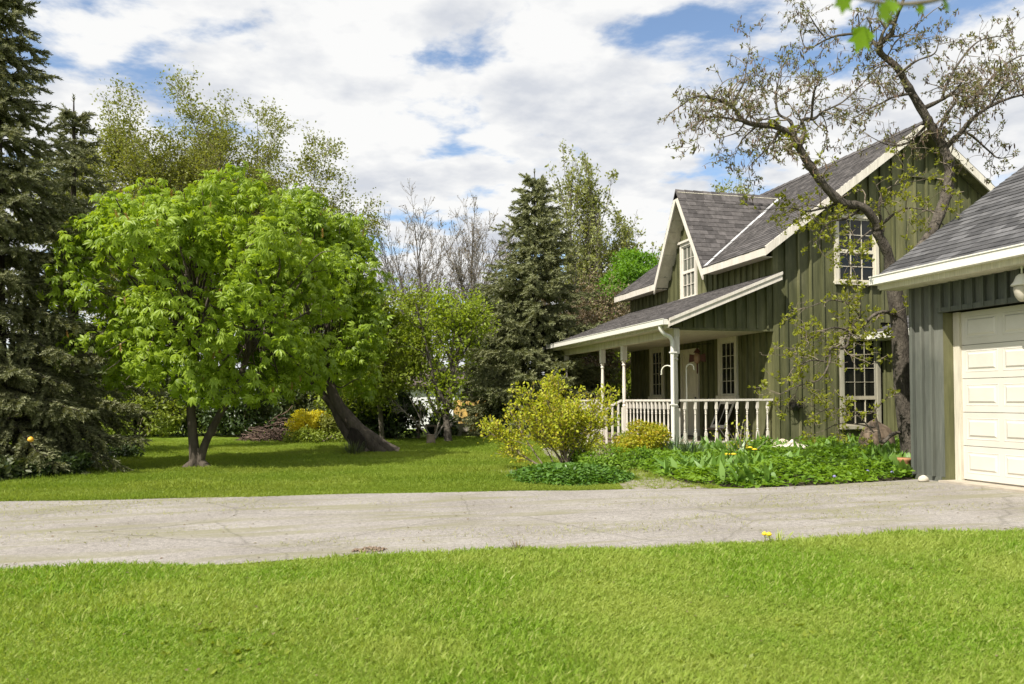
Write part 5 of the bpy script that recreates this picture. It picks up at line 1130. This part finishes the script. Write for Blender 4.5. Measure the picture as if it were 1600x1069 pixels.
for px, dep, l in ((1302, 10.2, 'violet bloom low at the drive edge of the bed'), (1354, 10.9, 'violet bloom in the middle right of the bed edge'), (1392, 10.7, 'violet bloom near the garage corner')): flower(px, dep, 'flower_violet', l, 'flower', .11, .024, 'violet blooms at the bed edge')
for px, dep, z, l in ((1192, 6.2, .065, 'left dandelion in the tuft at the lawn edge'), (1199, 6.15, .07, 'right dandelion in the tuft at the lawn edge')): flower(px, dep, 'flower_yellow', l, 'dandelion', z, .022, 'dandelions at the drive edge')
q = at(48, 687, 11.6); gm = MB(); gm.lathe([(.005, -.04), (.035, -.025), (.046, 0), (.035, .028), (.006, .045)], 12); gm.v = [(x + q[0], y + q[1], z + q[2]) for x, y, z in gm.v]; tag(center(obj('hanging_ornament', gm, 'gourd', None, True)), 'small orange ornament hanging in the lower boughs of the tallest spruce', 'ornament')
# plants under the left spruces
rng = np.random.default_rng(290)
for i, (px, dep, lab) in enumerate(((-15, 11.6, 'leafy plants under the spruce at the picture edge'), (25, 11.7, 'leafy plants under the spruce, second patch from the edge'), (62, 11.9, 'leafy plants under the spruce, third patch from the edge'), (95, 12.2, 'leafy plants at the right end of the spruce bed'))):
    q = ground_at(px, dep); shrub('low_plant', lab, q, (.42, .4, .2), .14, 1300, .10, 'dark_leaf' if i % 2 else 'yew_leaf', 291 + i, 'plant', nl=10, group='plants under the spruces')
q = ground_at(140, 15.5); shrub('low_plant', 'dark groundcover patch beside the shadowy spruce trunk', q, (1.0, .6, .18), .12, 2000, .09, 'dark_leaf', 296, 'plant', nl=12)
q = ground_at(552, 16.6); clump('lily_clump', 'dark strappy clump at the foot of the leaning trunk', q, 120, .34, .02, 'yew_leaf', 297, spread=.2)

# ------------------------------------------------------------------ grass
rng = np.random.default_rng(300)
def tuft(seed, nb, rad, w):
    r = np.random.default_rng(seed); a = r.uniform(0, 6.28, nb); out = np.stack([np.cos(a), np.sin(a), np.zeros(nb)], 1); pos = rdir(r, nb) * [1, 1, 0] * (rad * np.sqrt(r.random(nb)))[:, None]
    M = frames(unit(UP + out * r.uniform(.05, 1.1, nb)[:, None]), out); tv = np.array([(-w, 0, 0), (w, 0, 0), (w * .35, .62, .10), (0, 1, .34)]); tf = np.array([(0, 1, 2), (0, 2, 3)])
    sc = r.uniform(.5, 1.2, nb); V = np.einsum('nij,nkj->nki', M, tv[None] * sc[:, None, None]) + pos[:, None]
    return V.reshape(-1, 3), (tf[None] + (np.arange(nb) * 4)[:, None, None]).reshape(-1, 3)
def grass(name, Q, L, w, mat, label, tilt=None, nb=14, rad=.9):
    n = len(Q); me = bpy.data.meshes.new(name); me.vertices.add(n); me.vertices.foreach_set('co', np.column_stack([Q, np.full(n, .001)]).astype(np.float32).ravel())
    sc = L * rng.uniform(.7, 1.2, n) * (1 + .55 * vnoise(Q[:, 0], Q[:, 1], 1.9, 7)); rot = np.column_stack([rng.normal(0, .16, n), rng.normal(0, .16, n), rng.uniform(0, 6.28, n)])
    if tilt is not None: rot[:, 0] += tilt; rot[:, 2] = rng.normal(0, .5, n)
    at_ = me.attributes.new('scl', 'FLOAT', 'POINT'); at_.data.foreach_set('value', sc.astype(np.float32)); at_ = me.attributes.new('rot', 'FLOAT_VECTOR', 'POINT'); at_.data.foreach_set('vector', rot.astype(np.float32).ravel())
    o = bpy.data.objects.new(name, me); COL.objects.link(o); o['kind'] = 'stuff'; o['label'] = label
    g_ = bpy.data.node_groups.new(name, 'GeometryNodeTree'); g_.interface.new_socket('Geometry', in_out='INPUT', socket_type='NodeSocketGeometry'); g_.interface.new_socket('Geometry', in_out='OUTPUT', socket_type='NodeSocketGeometry')
    gi = g_.nodes.new('NodeGroupInput'); go = g_.nodes.new('NodeGroupOutput'); ip = g_.nodes.new('GeometryNodeInstanceOnPoints'); jn = g_.nodes.new('GeometryNodeJoinGeometry')
    for k in range(4):
        V, Fc = tuft(500 + k, nb, rad, w); m = fast_mesh('grass_tuft', V, Fc); m.materials.append(MATS[mat]); to = bpy.data.objects.new('grass_tuft', m)
        oi = g_.nodes.new('GeometryNodeObjectInfo'); oi.inputs['Object'].default_value = to; gt = g_.nodes.new('GeometryNodeGeometryToInstance'); g_.links.new(oi.outputs['Geometry'], gt.inputs[0]); g_.links.new(gt.outputs[0], jn.inputs[0])
    na = g_.nodes.new('GeometryNodeInputNamedAttribute'); na.data_type = 'FLOAT'; na.inputs['Name'].default_value = 'scl'; nr_ = g_.nodes.new('GeometryNodeInputNamedAttribute'); nr_.data_type = 'FLOAT_VECTOR'; nr_.inputs['Name'].default_value = 'rot'
    ip.inputs['Pick Instance'].default_value = True
    g_.links.new(gi.outputs[0], ip.inputs['Points']); g_.links.new(jn.outputs[0], ip.inputs['Instance']); g_.links.new(nr_.outputs[0], ip.inputs['Rotation']); g_.links.new(na.outputs[0], ip.inputs['Scale']); g_.links.new(ip.outputs[0], go.inputs[0])
    md = o.modifiers.new('tufts', 'NODES'); md.node_group = g_; return o
# front lawn: denser towards the camera
N1 = 200000; u_ = rng.random(N1); dep = 1.75 + 5.6 * u_ ** 1.25; px = rng.uniform(-330, 1930, N1)
lat = (px - 800) / F * dep; Q = np.stack([cf[0] * dep + cr[0] * lat, cf[1] * dep + cr[1] * lat], 1)
ne = 5.84 - .113 * Q[:, 0] + .05 * np.sin(Q[:, 0] * 1.7) + .035 * np.sin(Q[:, 0] * 4.1 + 1) + .03 * np.maximum(0, Q[:, 0] - 2) ** 1.2
ok = Q[:, 1] < ne + rng.normal(-.01, .03, N1) + .06 * vnoise(Q[:, 0], Q[:, 1], 7, 8); Q = Q[ok][:100000]; print('front blades', len(Q))
grass('front_lawn_grass', Q, .045, .05, 'grass_blade', 'sunlit foreground lawn grass below the drive', nb=12)
N2 = 200000; dep = 8.4 + 15 * rng.random(N2) ** 1.7; px = rng.uniform(-260, 1120, N2); lat = (px - 800) / F * dep; Q = np.stack([cf[0] * dep + cr[0] * lat, cf[1] * dep + cr[1] * lat], 1)
fe_ = 9.80 - .155 * Q[:, 0] + .05 * np.sin(Q[:, 0] * .9 + .4) + .03 * np.sin(Q[:, 0] * 3.3)
PATH = [(3.9, 9.2), (4.95, 8.95), (5.15, 9.6), (5.05, 10.6), (5.2, 12), (5.9, 14), (6.4, 16.2), (7.2, 17.8), (7.2, 19.4), (6.4, 19.2), (5.2, 17), (4.6, 14.5), (4.3, 12.6), (3.6, 12.2), (2.9, 12.4), (2.9, 11.7), (3.9, 11.5), (4.35, 10.6)]
mul = ((Q[:, 0] - b1[0]) ** 2 / 2.2 + (Q[:, 1] - b1[1] + .1) ** 2 / .12 < 1)
ok = (Q[:, 1] > fe_ - .0 + rng.normal(0, .025, N2)) & ~inside(Q, BED) & (~inside(Q, PATH) | (rng.random(N2) < .22)) & (Q[:, 0] < 7.4) & (~mul | (rng.random(N2) < .3))
Q = Q[ok][:90000]; print('back blades', len(Q))
grass('back_lawn_grass', Q, .042, .09, 'lawn_blade', 'mown lawn beyond the drive with long tree shadows', tilt=.45 * np.sign(np.sin((Q[:, 0] * .35 + Q[:, 1]) * 4.6)), rad=1.6)
# grass clippings strewn on the drive
N3 = 60000; Q = np.stack([rng.uniform(-6, 8, N3), rng.uniform(4.9, 11, N3)], 1); f1 = vnoise(Q[:, 0] * .5, Q[:, 1] * 2.6, 1.6, 21) + .5 * vnoise(Q[:, 0], Q[:, 1] * 2, 4, 22)
ne = 5.84 - .113 * Q[:, 0]; fe_ = 9.80 - .155 * Q[:, 0]
ok = (Q[:, 1] > ne + .05) & (Q[:, 1] < np.minimum(fe_, 8.7 + 0 * fe_ + np.where(Q[:, 0] < 4, 9, 0))) & (f1 + rng.normal(0, .16, N3) > .36) ; Q = Q[ok][:16000]; n = len(Q)
o = scatter('grass_clippings', T_blade(.06), np.column_stack([Q, np.full(n, .009)]), frames(unit(np.column_stack([rng.normal(size=(n, 2)), np.abs(rng.normal(0, .1, n))])), np.tile(UP, (n, 1))), rng.uniform(.02, .05, n), 'clipping', None, 'stuff'); o['label'] = 'dry grass clippings strewn over the drive'
Q = np.stack([rng.uniform(-4.5, 7.5, 9000), rng.uniform(1.6, 6.1, 9000)], 1); ok = (Q[:, 1] < 5.7 - .113 * Q[:, 0]) & (vnoise(Q[:, 0], Q[:, 1], 2.4, 41) + rng.normal(0, .2, 9000) > .38); Q = Q[ok][:1500]; n = len(Q)
a = rng.uniform(0, 6.28, n); o = scatter('lawn_weeds', T_tuft(7, 21, .2), np.column_stack([Q, np.full(n, .012)]), frames(np.stack([np.cos(a), np.sin(a), np.zeros(n)], 1), np.tile(UP, (n, 1))), rng.uniform(.025, .06, n), 'mid_leaf', None, 'stuff'); o['label'] = 'small broad-leaved weeds scattered through the front lawn'
Q = np.stack([rng.uniform(-4.5, 7.5, 700), rng.uniform(1.8, 8.6, 700)], 1); n = len(Q); a = rng.uniform(0, 6.28, n)
o = scatter('fallen_leaves', T_leaf(.3, .15, .1), np.column_stack([Q, np.where(Q[:, 1] < 5.7 - .113 * Q[:, 0], .03, .012)]), frames(np.stack([np.cos(a), np.sin(a), rng.normal(0, .15, n)], 1), unit(UP + rng.normal(0, .3, (n, 3)))), rng.uniform(.012, .035, n), 'russet_twig', None, 'stuff'); o['label'] = 'dry brown leaf bits scattered over lawn and drive'
# a little heap of gravel and earth at the drive's edge, weeds
rng = np.random.default_rng(310); c = at(582, 858, 5.95); c[2] = .006
hp = thing('gravel_heap', 'small heap of pebbles and earth on the drive by the lawn edge', 'gravel heap', tuple(c))
n = 110; a = rng.uniform(0, 6.28, n); q = np.sqrt(rng.random(n)); P = c + np.stack([q * .13 * np.cos(a) - .02, q * .08 * np.sin(a), .008 + .02 * (1 - q) * rng.random(n)], 1)
oc = ([(1, 0, 0), (-1, 0, 0), (0, 1, 0), (0, -1, 0), (0, 0, .8), (0, 0, -.6)], [(0, 2, 4), (2, 1, 4), (1, 3, 4), (3, 0, 4), (2, 0, 5), (1, 2, 5), (3, 1, 5), (0, 3, 5)])
scatter('pebbles', oc, P, frames(rdir(rng, n), rdir(rng, n)), rng.uniform(.005, .016, n), 'brown_stone', hp, 'stuff')
for px, dep, lab, s in ((805, 5.9, 'dry brown weed stalks at the lawn edge', 'russet_twig'), (1215, 6.25, 'tuft of taller weeds with dandelions at the lawn edge', 'grass_blade'), (1255, 6.0, 'pale tuft of taller grass right of the dandelions', 'grass_blade')):
    clump('weed_tuft', lab, ground_at(px, dep), 45, .10, .03, s, int(px), cat='weeds', spread=.12)
print('tris', sum(sum(len(p.vertices) - 2 for p in m.polygons) if len(m.polygons) < 3000 else len(m.polygons) for m in bpy.data.meshes))
